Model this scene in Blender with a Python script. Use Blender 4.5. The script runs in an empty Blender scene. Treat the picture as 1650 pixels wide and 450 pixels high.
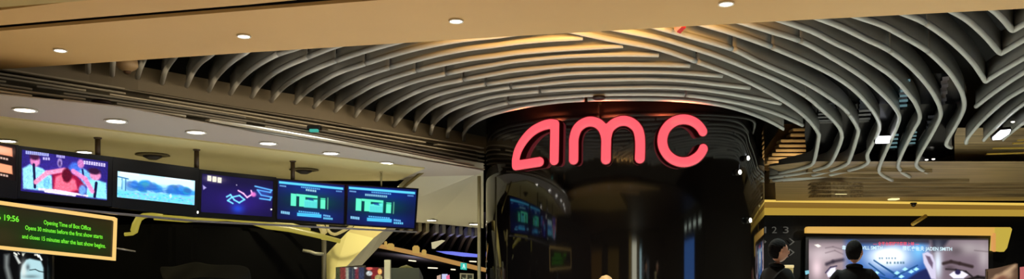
import bpy, bmesh, math, random
import numpy as np
from mathutils import Vector, Matrix
random.seed(7)
rng = np.random.default_rng(7)
SC = bpy.context.scene
COL = SC.collection
F = 1430.0            # focal length in pixels of the 1650 wide frame
CZ = 1.45             # eye height
HOR = 450.0           # image row of the horizon

# ------------------------------------------------------------ camera, world, exposure, big lights
cam = bpy.data.cameras.new('camera'); camo = bpy.data.objects.new('camera', cam); COL.objects.link(camo)
camo.location = (0, 0, CZ); camo.rotation_euler = (math.pi/2, 0, 0)
cam.sensor_width = 36.0; cam.lens = 36.0*F/1650.0; cam.shift_y = (HOR-225.0)/1650.0
cam.clip_start = 0.05; cam.clip_end = 300
SC.camera = camo
SC.view_settings.view_transform = 'Standard'; SC.view_settings.look = 'None'
SC.view_settings.gamma = 1.0; SC.view_settings.use_curve_mapping = False
SC.view_settings.exposure = 0.0
w = bpy.data.worlds.new('world'); SC.world = w; w.use_nodes = True
w.node_tree.nodes['Background'].inputs[0].default_value = (0.9, 0.75, 0.5, 1)
w.node_tree.nodes['Background'].inputs[1].default_value = 0.05

def area(name, loc, size, power, color, aim=(0, 0, -1), sy=None, spread=None):
    l = bpy.data.lights.new(name, 'AREA'); l.energy = power; l.color = color
    l.shape = 'RECTANGLE'; l.size = size; l.size_y = sy or size
    if spread: l.spread = spread
    o = bpy.data.objects.new(name, l); o.location = loc
    o.rotation_euler = Vector(aim).to_track_quat('-Z', 'Y').to_euler(); COL.objects.link(o); return o

WARM = (1.0, 0.78, 0.50); NEUT = (1.0, 0.90, 0.74); COOL = (0.75, 0.86, 1.0)
def spot(name, loc, power, color, aim=(0, 0, -1), size=130, r=.07):
    l = bpy.data.lights.new(name, 'SPOT'); l.energy = power; l.color = color; l.spot_size = math.radians(size); l.spot_blend = .6; l.shadow_soft_size = r
    o = bpy.data.objects.new(name, l); o.location = loc; o.rotation_euler = Vector(aim).to_track_quat('-Z', 'Y').to_euler(); COL.objects.link(o); return o
for gx in (-7, -3.5, 0, 3.5, 7):                    # rows of lamps in the mall ceiling behind and above the viewer
    for gy in (-5, -1, 3, 6.6): spot('mall_ceiling_lamp', (gx+.3*gy/3, gy, 3.6), 190 if gy < 6 else 230, WARM)
for gx, gy in ((-2.2, 11.4), (-.6, 13.0), (1.5, 12.0), (4.6, 12.4), (7.6, 12.6), (6.4, 15.0), (9.6, 14.6), (3.2, 10.2)):    # added unseen spots at fin height; floor bounce lights the fins
    spot('fin_ceiling_lamp', (gx, gy, 4.15), 600, (.74, .84, 1.0) if gx < 0 else (1, .86, .62) if gx < 3 else (.84, 1, .90), size=125)
for gx, gy in ((-6.5, 12.5), (-4.9, 14.0), (-7.5, 14.0)): spot('counter_lamp', (gx, gy, 3.3), 115, (1, .84, .45), size=150)
for gx, gy in ((-3.4, 15.6), (-2.2, 17.2)): spot('passage_lamp', (gx, gy, 3.2), 210, (1, .88, .55), aim=(0, .35, -.9), size=160)  # added spots that brighten the pier and passage

for gx, gy in ((4.6, 17.4), (7.2, 17.6), (9.8, 17.4)): spot('foyer_lamp', (gx, gy, 3.1), 260, (1, .93, .74), size=165)  # added spots whose floor bounce brightens the brown soffit
spot('lobby_lamp', (-3.2, 27.5, 1.6), 160, (.7, .7, 1), aim=(0, .3, 1), size=150); spot('passage_lamp', (-2.4, 21.5, 2.7), 800, (1, .9, .6), size=165)  # unseen spots added to light the lobby fins and the falling panel
for k in range(7): spot('fin_cove_lamp', (-.7+.45*k, 8.25-.05*k, 3.90), 300, (1.0, .50, .12), aim=(.05, .74, .67), size=87, r=.05)  # hidden orange spots added behind the soffit to warm the fins
def strip_light(name, a, b, aim, width, power, color):       # long area light between two points
    a, b = Vector(a), Vector(b); X = (b-a).normalized(); Zv = -Vector(aim).normalized(); Zv = (Zv-X*Zv.dot(X)).normalized(); Yv = Zv.cross(X)
    o = area(name, (a+b)/2, (b-a).length, power, color, sy=width)
    o.rotation_euler = Matrix((X, Yv, Zv)).transposed().to_euler(); return o
strip_light('fascia_cove_light', (-5.0, 10.9, 3.98), (-1.1, 16.4, 3.98), (-.75, .5, .35), .08, 11, (1, .80, .52))  # hidden strip added to brighten the fascia at the fin ends
strip_light('band_wash_light', (-3.6, 9.6, 3.86), (-.2, 14.6, 3.86), (-.93, .3, .0), .1, 14, (1, .86, .66))  # added strip that brightens the slat band

# ------------------------------------------------------------ helpers
def lin(c):
    return tuple(((v/255.0)/12.92 if v/255.0 <= .04045 else ((v/255.0+.055)/1.055)**2.4) for v in c)

MATS = {}
def mat(name, rgb=(128, 128, 128), rough=.5, metal=0., emit=0., spec=.5, noise=None, bump=None, coat=0., stretch=(1, 1, 1)):
    if name in MATS: return MATS[name]
    m = bpy.data.materials.new(name); m.use_nodes = True; nt = m.node_tree
    b = nt.nodes['Principled BSDF']; c = lin(rgb)+(1,)
    b.inputs['Base Color'].default_value = c if not emit else (0, 0, 0, 1)
    b.inputs['Roughness'].default_value = rough; b.inputs['Metallic'].default_value = metal
    b.inputs['Specular IOR Level'].default_value = spec; b.inputs['Coat Weight'].default_value = coat
    if emit:
        b.inputs['Emission Color'].default_value = c; b.inputs['Emission Strength'].default_value = emit
    if noise or bump:
        tc = nt.nodes.new('ShaderNodeTexCoord'); mp = nt.nodes.new('ShaderNodeMapping'); mp.inputs['Scale'].default_value = stretch
        nz = nt.nodes.new('ShaderNodeTexNoise'); nt.links.new(tc.outputs['Object'], mp.inputs[0]); nt.links.new(mp.outputs[0], nz.inputs['Vector'])
        nz.inputs['Detail'].default_value = 4
        if noise:                              # (second colour, scale)
            nz.inputs['Scale'].default_value = noise[1]
            rp = nt.nodes.new('ShaderNodeValToRGB'); rp.color_ramp.elements[0].position = .38; rp.color_ramp.elements[1].position = .62
            rp.color_ramp.elements[0].color = c; rp.color_ramp.elements[1].color = lin(noise[0])+(1,)
            nt.links.new(nz.outputs['Fac'], rp.inputs[0]); nt.links.new(rp.outputs[0], b.inputs['Base Color'])
        if bump:
            bp = nt.nodes.new('ShaderNodeBump'); bp.inputs['Strength'].default_value = bump
            nt.links.new(nz.outputs['Fac'], bp.inputs['Height']); nt.links.new(bp.outputs[0], b.inputs['Normal'])
    MATS[name] = m; return m

def P(px, py, h):                 # point on the horizontal plane h above the eye
    Y = F*h/(HOR-py); return Vector(((px-825)/F*Y, Y, CZ+h))
def D(px, py, Y):                 # point at depth Y
    return Vector(((px-825)/F*Y, Y, CZ+(HOR-py)/F*Y))

def link(name, me, mats=(), parent=None):
    o = bpy.data.objects.new(name, me); COL.objects.link(o)
    for m in (mats if isinstance(mats, (list, tuple)) else [mats]): me.materials.append(m)
    if parent is not None: o.parent = parent; o.matrix_parent_inverse = parent.matrix_world.inverted() if False else Matrix.Translation(-parent.location)
    return o
def mesh(name, verts, faces, mats, parent=None, smooth=False, idx=None):
    me = bpy.data.meshes.new(name); me.from_pydata([tuple(v) for v in verts], [], faces)
    bm = bmesh.new(); bm.from_mesh(me); bmesh.ops.recalc_face_normals(bm, faces=bm.faces); bm.to_mesh(me); bm.free()
    if smooth: me.polygons.foreach_set('use_smooth', [True]*len(me.polygons))
    if idx is not None and len(idx) == len(me.polygons): me.polygons.foreach_set('material_index', idx)
    me.update(); return link(name, me, mats, parent)
def thing(name, label, cat, loc, group=None):
    o = bpy.data.objects.new(name, None); o.location = loc; o.empty_display_size = .1; COL.objects.link(o)
    return tag(o, label, cat, group)
def tag(o, label, cat, group=None):
    o['label'] = label; o['category'] = cat
    if group: o['group'] = group
    return o
def struct(o): o['kind'] = 'structure'; return o

def prism(name, pts, zdir, m, parent=None, bevel=0.):
    """extrude polygon pts (3D, planar) by vector zdir"""
    n = len(pts); V = [Vector(p) for p in pts]+[Vector(p)+Vector(zdir) for p in pts]
    Fc = [list(range(n)), list(range(n, 2*n))]+[[i, (i+1) % n, (i+1) % n+n, i+n] for i in range(n)]
    o = mesh(name, V, Fc, m, parent)
    if bevel:
        bm = bmesh.new(); bm.from_mesh(o.data)
        bmesh.ops.bevel(bm, geom=bm.edges[:], offset=bevel, segments=2, affect='EDGES', clamp_overlap=True); bm.to_mesh(o.data); bm.free()
    return o
def box(name, lo, hi, m, parent=None, bevel=0.):
    x0, y0, z0 = lo; x1, y1, z1 = hi
    return prism(name, [(x0, y0, z0), (x1, y0, z0), (x1, y1, z0), (x0, y1, z0)], (0, 0, z1-z0), m, parent, bevel)
def lathe(name, prof, m, parent=None, loc=(0, 0, 0), n=32, axis='z'):
    V, Fc = [], []
    for r, z in prof:
        for k in range(n):
            a = 2*math.pi*k/n; V.append(Vector((r*math.cos(a), r*math.sin(a), z))+Vector(loc))
    for i in range(len(prof)-1):
        for k in range(n): Fc.append([i*n+k, i*n+(k+1) % n, (i+1)*n+(k+1) % n, (i+1)*n+k])
    Fc.append(list(range(n))); Fc.append(list(range((len(prof)-1)*n, len(prof)*n)))
    return mesh(name, V, Fc, m, parent, smooth=True)
def catmull(pts, step):
    pts = [Vector(p) for p in pts]; out = []
    q = [pts[0]*2-pts[1]]+pts+[pts[-1]*2-pts[-2]]
    for i in range(1, len(q)-2):
        a, b, c, d = q[i-1], q[i], q[i+1], q[i+2]
        n = max(2, int((c-b).length/step))
        for k in range(n):
            t = k/n
            out.append(.5*((2*b)+(c-a)*t+(2*a-5*b+4*c-d)*t*t+(3*b-a-3*c+d)*t**3))
    out.append(pts[-1]); return out
def sweep(name, path, prof, m, parent=None, smooth=True):
    """sweep a closed profile [(side, up)] along path, kept upright"""
    V, Fc = [], []; n = len(prof); L = len(path)
    for i, p in enumerate(path):
        t = path[min(i+1, L-1)]-path[max(i-1, 0)]; t = Vector((t.x, t.y, 0))
        if t.length < 1e-6: t = Vector((1, 0, 0))
        t.normalize(); s = Vector((t.y, -t.x, 0))
        for u, v in prof: V.append(p+s*u+Vector((0, 0, v)))
    for i in range(L-1):
        for k in range(n): Fc.append([i*n+k, i*n+(k+1) % n, (i+1)*n+(k+1) % n, (i+1)*n+k])
    Fc.append(list(range(n))); Fc.append(list(range((L-1)*n, L*n)))
    o = mesh(name, V, Fc, m, parent, smooth)
    return o
def tube(name, path, r, m, parent=None, n=10, flat=1.):
    path = [Vector(p) for p in path]; V, Fc = [], []; L = len(path)
    for i, p in enumerate(path):
        t = (path[min(i+1, L-1)]-path[max(i-1, 0)]).normalized()
        s = t.cross(Vector((0, 0, 1)))
        if s.length < .05: s = t.cross(Vector((0, 1, 0)))
        s.normalize(); u = s.cross(t)
        rr = r[i] if isinstance(r, (list, tuple)) else r
        for k in range(n):
            a = 2*math.pi*k/n; V.append(p+s*math.cos(a)*rr+u*math.sin(a)*rr*flat)
    for i in range(L-1):
        for k in range(n): Fc.append([i*n+k, i*n+(k+1) % n, (i+1)*n+(k+1) % n, (i+1)*n+k])
    Fc.append(list(range(n))); Fc.append(list(range((L-1)*n, L*n)))
    return mesh(name, V, Fc, m, parent, smooth=True)

class Plane:                      # an upright plane through two plan points (or point + normal)
    def __init__(s, a, b, tilt=0.):
        s.a = Vector(a); d = (Vector(b)-s.a); d.z = 0; s.t = d.normalized()
        s.n = Vector((s.t.y, -s.t.x, 0)).normalized()       # towards the viewer's side
        if s.n.y > 0: s.n = -s.n
        s.n = (s.n+Vector((0, 0, -tilt))).normalized(); s.up = s.t.cross(s.n)
        if s.up.z < 0: s.up = -s.up
    def hit(s, px, py, e=0.):
        o = Vector((0, 0, CZ)); d = Vector(((px-825)/F, 1, (HOR-py)/F))
        k = (s.a-o).dot(s.n)/d.dot(s.n); return o+d*k+s.n*e
def text_mesh(s, bold=0.):
    cu = bpy.data.curves.new('t', 'FONT'); cu.body = s; cu.offset = bold
    o = bpy.data.objects.new('t', cu); COL.objects.link(o)
    dg = bpy.context.evaluated_depsgraph_get(); me = bpy.data.meshes.new_from_object(o.evaluated_get(dg))
    bpy.data.objects.remove(o); return me
def text_on(name, s, pl, p0, p1, hpx, m, parent, e=.01, bold=0.):
    """text from pixel p0 to pixel p1 on its baseline, capital height hpx, on plane pl"""
    me = text_mesh(s, bold); xs = [v.co.x for v in me.vertices]
    if not xs: return None
    x0, x1 = min(xs), max(xs)
    for v in me.vertices:
        t = (v.co.x-x0)/(x1-x0); u = v.co.y/.7*hpx
        v.co = pl.hit(p0[0]+(p1[0]-p0[0])*t, p0[1]+(p1[1]-p0[1])*t-u, e)
    return link(name, me, m, parent)

class Canvas:                     # the printed or displayed picture of a poster or a screen
    def __init__(s, x0, y0, x1, y1, base, res=1.5):
        s.x0, s.y0, s.x1, s.y1 = x0, y0, x1, y1; s.w = int((x1-x0)*res)+1; s.h = int((y1-y0)*res)+1
        s.U, s.V = np.meshgrid(np.linspace(0, 1, s.w), np.linspace(0, 1, s.h)); s.X = x0+s.U*(x1-x0); s.Y = y0+s.V*(y1-y0)
        s.img = np.zeros((s.h, s.w, 3))+np.array(base, float)
    def put(s, a, c, al=1.):
        a = (np.clip(a, 0, 1)*al)[..., None]; s.img = s.img*(1-a)+np.array(c, float)*a
    def poly(s, pts, c, al=1., soft=.7):
        """soft-edged polygon"""
        ins = np.zeros(s.X.shape, bool); d = np.full(s.X.shape, 1e9); n = len(pts)
        for i in range(n):
            (ax, ay), (bx, by) = pts[i], pts[(i+1) % n]
            if ay != by:
                cr = ((ay > s.Y) != (by > s.Y)) & (s.X < (bx-ax)*(s.Y-ay)/(by-ay)+ax); ins ^= cr
            L = (bx-ax)**2+(by-ay)**2+1e-9; t = np.clip(((s.X-ax)*(bx-ax)+(s.Y-ay)*(by-ay))/L, 0, 1)
            d = np.minimum(d, np.hypot(s.X-ax-t*(bx-ax), s.Y-ay-t*(by-ay)))
        s.put(.5+np.where(ins, d, -d)/(2*soft), c, al)
    def ell(s, cx, cy, rx, ry, c, al=1., soft=.7, rot=0.):
        ca, sa = math.cos(rot), math.sin(rot); x = (s.X-cx)*ca+(s.Y-cy)*sa; y = -(s.X-cx)*sa+(s.Y-cy)*ca
        r = np.hypot(x/rx, y/ry); s.put(.5+(1-r)*min(rx, ry)/(2*soft), c, al)
    def glow(s, cx, cy, rx, ry, c, al=1.):
        s.put(np.exp(-((s.X-cx)/rx)**2-((s.Y-cy)/ry)**2), c, al)
    def line(s, pts, wd, c, al=1., soft=.6):
        for (ax, ay), (bx, by) in zip(pts, pts[1:]):
            L = (bx-ax)**2+(by-ay)**2+1e-9; t = np.clip(((s.X-ax)*(bx-ax)+(s.Y-ay)*(by-ay))/L, 0, 1)
            d = np.hypot(s.X-ax-t*(bx-ax), s.Y-ay-t*(by-ay)); s.put(.5+(wd/2-d)/(2*soft), c, al)
    def grain(s, amp, sc=3):
        n = rng.normal(size=(s.h//sc+2, s.w//sc+2)); n = np.kron(n, np.ones((sc, sc)))[:s.h, :s.w]
        s.img = s.img*(1+amp*n[..., None])
    def glyphs(s, p0, p1, n, h, c, al=.95):      # a row of tiny unreadable characters, as the photo shows them
        for i in range(n):
            t = (i+.5)/n; x = p0[0]+(p1[0]-p0[0])*t; y = p0[1]+(p1[1]-p0[1])*t; w_ = abs(p1[0]-p0[0])/n*.38
            s.poly([(x-w_, y-h/2), (x+w_, y-h/2+.2), (x+w_, y+h/2), (x-w_, y+h/2)], c, al, .5)
            s.poly([(x-w_*.3, y-h*.15), (x+w_*.5, y-h*.1), (x+w_*.4, y+h*.2), (x-w_*.3, y+h*.2)], (60, 80, 140), al*.35, .4)
    def build(s, name, pl, m, parent, e, quad=None):
        """quad = pixel corners TL TR BR BL the picture is stretched over"""
        q = quad or [(s.x0, s.y0), (s.x1, s.y0), (s.x1, s.y1), (s.x0, s.y1)]
        V = []; C = np.clip(s.img, 0, 400)/255.0; C = np.where(C <= .04045, C/12.92, ((C+.055)/1.055)**2.4)
        for j in range(s.h):
            v = j/(s.h-1)
            for i in range(s.w):
                u = i/(s.w-1)
                x = (1-v)*((1-u)*q[0][0]+u*q[1][0])+v*((1-u)*q[3][0]+u*q[2][0]); y = (1-v)*((1-u)*q[0][1]+u*q[1][1])+v*((1-u)*q[3][1]+u*q[2][1])
                V.append(tuple(pl.hit(x, y, e)))
        W = s.w; Fc = [(j*W+i, j*W+i+1, (j+1)*W+i+1, (j+1)*W+i) for j in range(s.h-1) for i in range(W-1)]
        me = bpy.data.meshes.new(name); me.from_pydata(V, [], Fc)
        at = me.color_attributes.new('picture', 'FLOAT_COLOR', 'POINT')
        at.data.foreach_set('color', np.concatenate([C.reshape(-1, 3), np.ones((s.w*s.h, 1))], 1).astype(np.float32).ravel())
        return link(name, me, m, parent)
def picture_mat(name, strength, rough=.3):
    m = bpy.data.materials.new(name); m.use_nodes = True; nt = m.node_tree; b = nt.nodes['Principled BSDF']
    a = nt.nodes.new('ShaderNodeAttribute'); a.attribute_name = 'picture'
    nt.links.new(a.outputs['Color'], b.inputs['Emission Color']); b.inputs['Emission Strength'].default_value = strength
    b.inputs['Base Color'].default_value = (.003, .003, .004, 1); b.inputs['Roughness'].default_value = rough; b.inputs['Specular IOR Level'].default_value = .2
    return m

# ------------------------------------------------------------ materials
M_FLOOR = mat('pale stone floor', (208, 205, 200), .35, noise=((192, 188, 182), 1.5))
M_VOID = mat('black painted void', (9, 8, 8), .9)
M_BLACKWALL = mat('black wall', (10, 9, 9), .4, spec=.15)
M_TAN = mat('tan painted plaster', (200, 164, 108), .6, noise=((194, 158, 103), .6))
M_SLOT = mat('dark brown slot', (40, 14, 6), .7)
M_WHITE = mat('white ceiling plaster', (170, 160, 150), .6)
M_FIN = mat('grey satin fin', (172, 172, 168), .36)
M_SLAT = mat('bronze grey slat', (186, 176, 154), .6)
M_FASCIA = mat('warm plaster fascia', (132, 120, 98), .6)
M_COLUMN = mat('gloss black column', (9, 7, 6), .06, spec=.95)
M_BLACK = mat('black plastic', (10, 10, 12), .3)
M_GOLD = mat('gold cove glow', (222, 182, 76), .4, emit=.62)
M_GOLD2 = mat('bright gold cove glow', (240, 200, 92), .4, emit=.95)
M_GOLDP = mat('gold painted panel', (200, 165, 70), .4, metal=.1)
M_LAMP = mat('lamp glow', (255, 250, 238), emit=14.)
M_RING = mat('white lamp ring', (225, 220, 210), .35)
M_METAL = mat('dark metal', (38, 33, 28), .4, metal=.6)
M_SCREEN = picture_mat('screen picture', 1.3)
M_POSTER = picture_mat('backlit poster picture', 1.35)

# ------------------------------------------------------------ structure
struct(box('floor', (-14, -10, -.1), (14, 46, 0), M_FLOOR))
struct(box('ceiling', (-14, 7.5, 5.4), (14, 46, 5.5), M_VOID))
struct(box('wall_back', (-14, 45.6, 0), (14, 46, 5.4), M_BLACKWALL))
struct(box('wall_left', (-14.2, -10, 0), (-14, 46, 5.5), mat('brown wall', (62, 50, 36), .6)))
struct(box('wall_right', (14, -10, 0), (14.2, 46, 5.5), mat('brown wall', (62, 50, 36), .6)))
struct(box('wall_front', (-14, -10.2, 0), (14, -10, 5.5), mat('dark brown wall', (34, 26, 20), .5)))

# shop opposite, seen only as a reflection in the column
sf = thing('shop_window', 'tall lit shop window opposite, reflected in the black column', 'shop window', (4.2, -9.9, 0))
for k, (x0, x1, c_, e_, z1) in enumerate(((1.0, 1.9, (190, 160, 90), 1.0, 3.5), (2.0, 3.6, (235, 232, 205), 4.5, 3.3), (3.7, 4.5, (140, 120, 70), .8, 3.4), (4.6, 5.3, (190, 225, 230), 3.5, 3.0), (5.4, 8.0, (120, 124, 128), .9, 2.5), (-6.5, -2.5, (120, 92, 34), .9, 3.0), (-16.0, -9.0, (120, 84, 30), .9, 3.0))):
    if x0 < -13: x0, x1 = -13.5, -9.0
    box('window_panel', (x0, -9.95, .2), (x1, -9.9, z1), mat('lit shop panel %d' % k, c_, emit=e_), sf)
sb = thing('blue_shop_poster', 'blue lit shop poster opposite, reflected in the black column', 'poster', (13.9, 3, 0))
box('poster_frame', (13.9, 1.8, .6), (14, 8.2, 3.1), M_BLACK, sb); box('poster_glow', (13.87, 2.0, .8), (13.9, 5.4, 2.9), mat('blue poster glow', (70, 120, 200), emit=2.8), sb)
for k in range(4): box('poster_lamp', (13.85, 2.1+k*1.5, 3.3), (13.9, 2.9+k*1.5, 3.45), mat('lit shop panel lamp', (200, 215, 200), emit=4), sb)

# near tan soffit (underside 2.3 above the eye), with a slot and a second board nearer still
HS = 2.3
def soffit(name, far, near, h, thick, m):
    pts = [P(x, y, h) for x, y in far]+[P(x, y, h) for x, y in near]
    return struct(prism(name, pts, (0, 0, thick), m))
A = lambda x: 113.5-0.0605*x                  # far lower edge of the soffit in the photo
soffit('trim_1', [(-200, 125), (0, 112), (412, 84), (825, 58.5), (1240, 35), (1650, 14), (1850, 4)], [(1500, -42), (900, -18), (600, 1), (400, 17), (200, 33), (0, 50), (-200, 66)], HS, .03, M_TAN)
soffit('trim_2', [(-200, 64), (0, 48.5), (200, 31), (400, 14), (600, -3), (900, -25), (1500, -55)], [(1500, -63), (900, -34), (600, -12), (400, 8), (200, 25), (0, 42), (-200, 58)], HS+.22, .05, M_SLOT)
soffit('trim_3', [(-200, 56), (0, 41), (200, 24), (400, 7.5), (600, -12), (900, -35), (1500, -70)], [(1500, -110), (900, -70), (600, -50), (400, -24), (200, -8), (0, 16.5), (-200, 34)], HS-.01, .03, M_TAN)
soffit('trim_4', [(-200, 33), (0, 16.5), (200, 1), (400, -14), (900, -60)], [(900, -66), (400, -20), (200, -4), (0, 12), (-200, 29)], HS+.02, .1, mat('brown slot edge', (90, 45, 15), .6))
soffit('trim_5', [(-200, 29), (0, 12), (200, -4), (400, -20), (900, -66)], [(1800, -1500), (-1500, -1500), (-1200, 60)], HS-.02, .16, mat('olive brown soffit', (170, 150, 95), .6))
# mall ceiling behind the viewer
struct(box('ceiling_behind', (-14, -10, 3.9), (14, 7.2, 4.0), mat('brown mall ceiling', (62, 50, 36), .7)))

# plaster ceiling over the counter
HW = 1.9
edge = [(-300, 112), (0, 153), (190, 172), (300, 193), (420, 215), (550, 236), (690, 261), (779, 275.5)]
pts = [P(x, y, HW) for x, y in edge]+[Vector((-.9, 17.2, CZ+HW)), Vector((-2.0, 17.0, CZ+HW)), Vector((-14, 17, CZ+HW))]
struct(prism('ceiling_left', pts, (0, 0, .012), M_WHITE))
# the falling grey panel beyond the fold, over the passage
pA = [D(719, 265.5, 16.0), D(779, 274, 16.0), D(779, 366.5, 24), D(690, 358, 24), D(560, 352, 24), D(600, 347, 19.5), D(655, 297, 16.6), D(684, 273, 16.1)]
pA2 = [p-Vector((0, 0, .03)) for p in pA]
struct(mesh('trim_6', pA2+[p+Vector((0, .05, .16)) for p in pA2], [list(range(8)), list(range(8, 16))]+[[i, (i+1) % 8, (i+1) % 8+8, i+8] for i in range(8)], mat('pale grey plaster', (196, 194, 176), .6)))
tube('trim_7', [D(722, 265, 15.75), D(688, 272, 15.8), D(655, 298, 16.3), D(618, 334, 17.2)], .035, mat('olive shadow gap', (120, 105, 55), .6), n=4)  # olive strip along the ceiling fold
struct(bpy.data.objects['trim_7'])
# yellowish drop of the ceiling nearer the wall, warm lamplight put into its colour
pts = [D(-300, 130, 11.2)]
stepline = [(-300, 145), (0, 190), (200, 214), (420, 240), (600, 262), (684, 272)]
pts = [P(x, y, HW-.02) for x, y in stepline]+[Vector((-2.2, 17.0, CZ+HW-.02)), Vector((-14, 17, CZ+HW-.02))]
struct(prism('ceiling_counter', pts, (0, 0, .02), mat('cream ceiling paint', (200, 186, 130), .6)))

# warm fascia the fin ends meet, along the top of the slatted band
ends = [(60, 106), (142, 121), (221, 130), (336, 150), (437, 167), (540, 184), (634, 206), (747, 230), (790, 238)]
path = [P(x, y, 2.75)+Vector((-.04, .1, -.12)) for x, y in ends]
path = [path[0]+(path[0]-path[1])*3]+path
sweep('wall_band', catmull(path, .3), [(-.03, 0), (.03, 0), (.03, .34), (-.03, .34)], M_FASCIA, smooth=False)
struct(bpy.data.objects['wall_band'])

# ------------------------------------------------------------ slatted band between fins and plaster ceiling
slat_left = [113, 121.5, 127.5, 133.5, 139.5, 145, 151]          # rows at x = 0
slat_right = [240, 246.5, 253.5, 260.5, 266.5, 271, 274.5]        # rows at x = 778
prev = None; N = 7
ordn = ['topmost', 'second from the top', 'third from the top', 'middle', 'third from the bottom', 'second from the bottom', 'lowest']
joints = {0: [], 1: [212, 690], 2: [152, 520], 3: [14, 410], 4: [80], 5: [165, 400], 6: [60, 300]}
for i in range(N):
    h = 2.62-(2.62-1.93)*i/(N-1)
    bow = [0, -2, -3.5, -4.0, -3.5, -2.5, -1.5, 0]
    row = []
    for k in range(9):
        x = -250+k*(1030/8.); t = x/778.
        y = slat_left[i]+(slat_right[i]-slat_left[i])*t-9.0*math.sin(max(0, min(1, t))*math.pi)*(.35+.65*i/6)+(3 if i < 3 else 0)*math.sin(max(0, min(1, t))*math.pi)
        row.append(P(x, y, h))
    row[-1] = P(778, slat_right[i], h)
    t_ = thing('ceiling_slat', 'long bronze-grey slat in the stepped band over the counter, %s of seven' % ordn[i], 'ceiling slat', row[4], 'slats of the stepped band')
    cp = catmull(row, .25)
    cuts = sorted(joints[i]); lo = -1e9
    pr = [(-.07, .004), (.03, 0), (.042, .008), (.042, .024), (-.07, .024)]
    for hi in cuts+[1e9]:
        seg = [p for p in cp if lo < 825+p.x/p.y*F <= hi]
        if len(seg) > 1:
            if lo > -1e8: seg[0] = seg[0]+(seg[1]-seg[0]).normalized()*.05
            sweep('slat_board', seg, pr if (seg[-1]-seg[0]).x > 0 else pr, M_SLAT, t_, smooth=False)
        lo = hi
# backing of the band
Vb, Fb = [], []
for k in range(9):
    x = -250+k*(1030/8.)
    t = x/778.; y0 = 112+(240-112)*t; y1 = 152+(276-152)*t-9*math.sin(max(0, min(1, t))*math.pi)
    a = P(x, y0-6, 2.9)+Vector((-.15, .2, .1)); b = P(x, y1, HW)+Vector((-.1, .14, .0))
    Vb += [a, b]
for k in range(8): Fb.append([2*k, 2*k+2, 2*k+3, 2*k+1])
struct(mesh('wall_band_backing', Vb, Fb, mat('bronze backing', (104, 97, 80), .6)))

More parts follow.
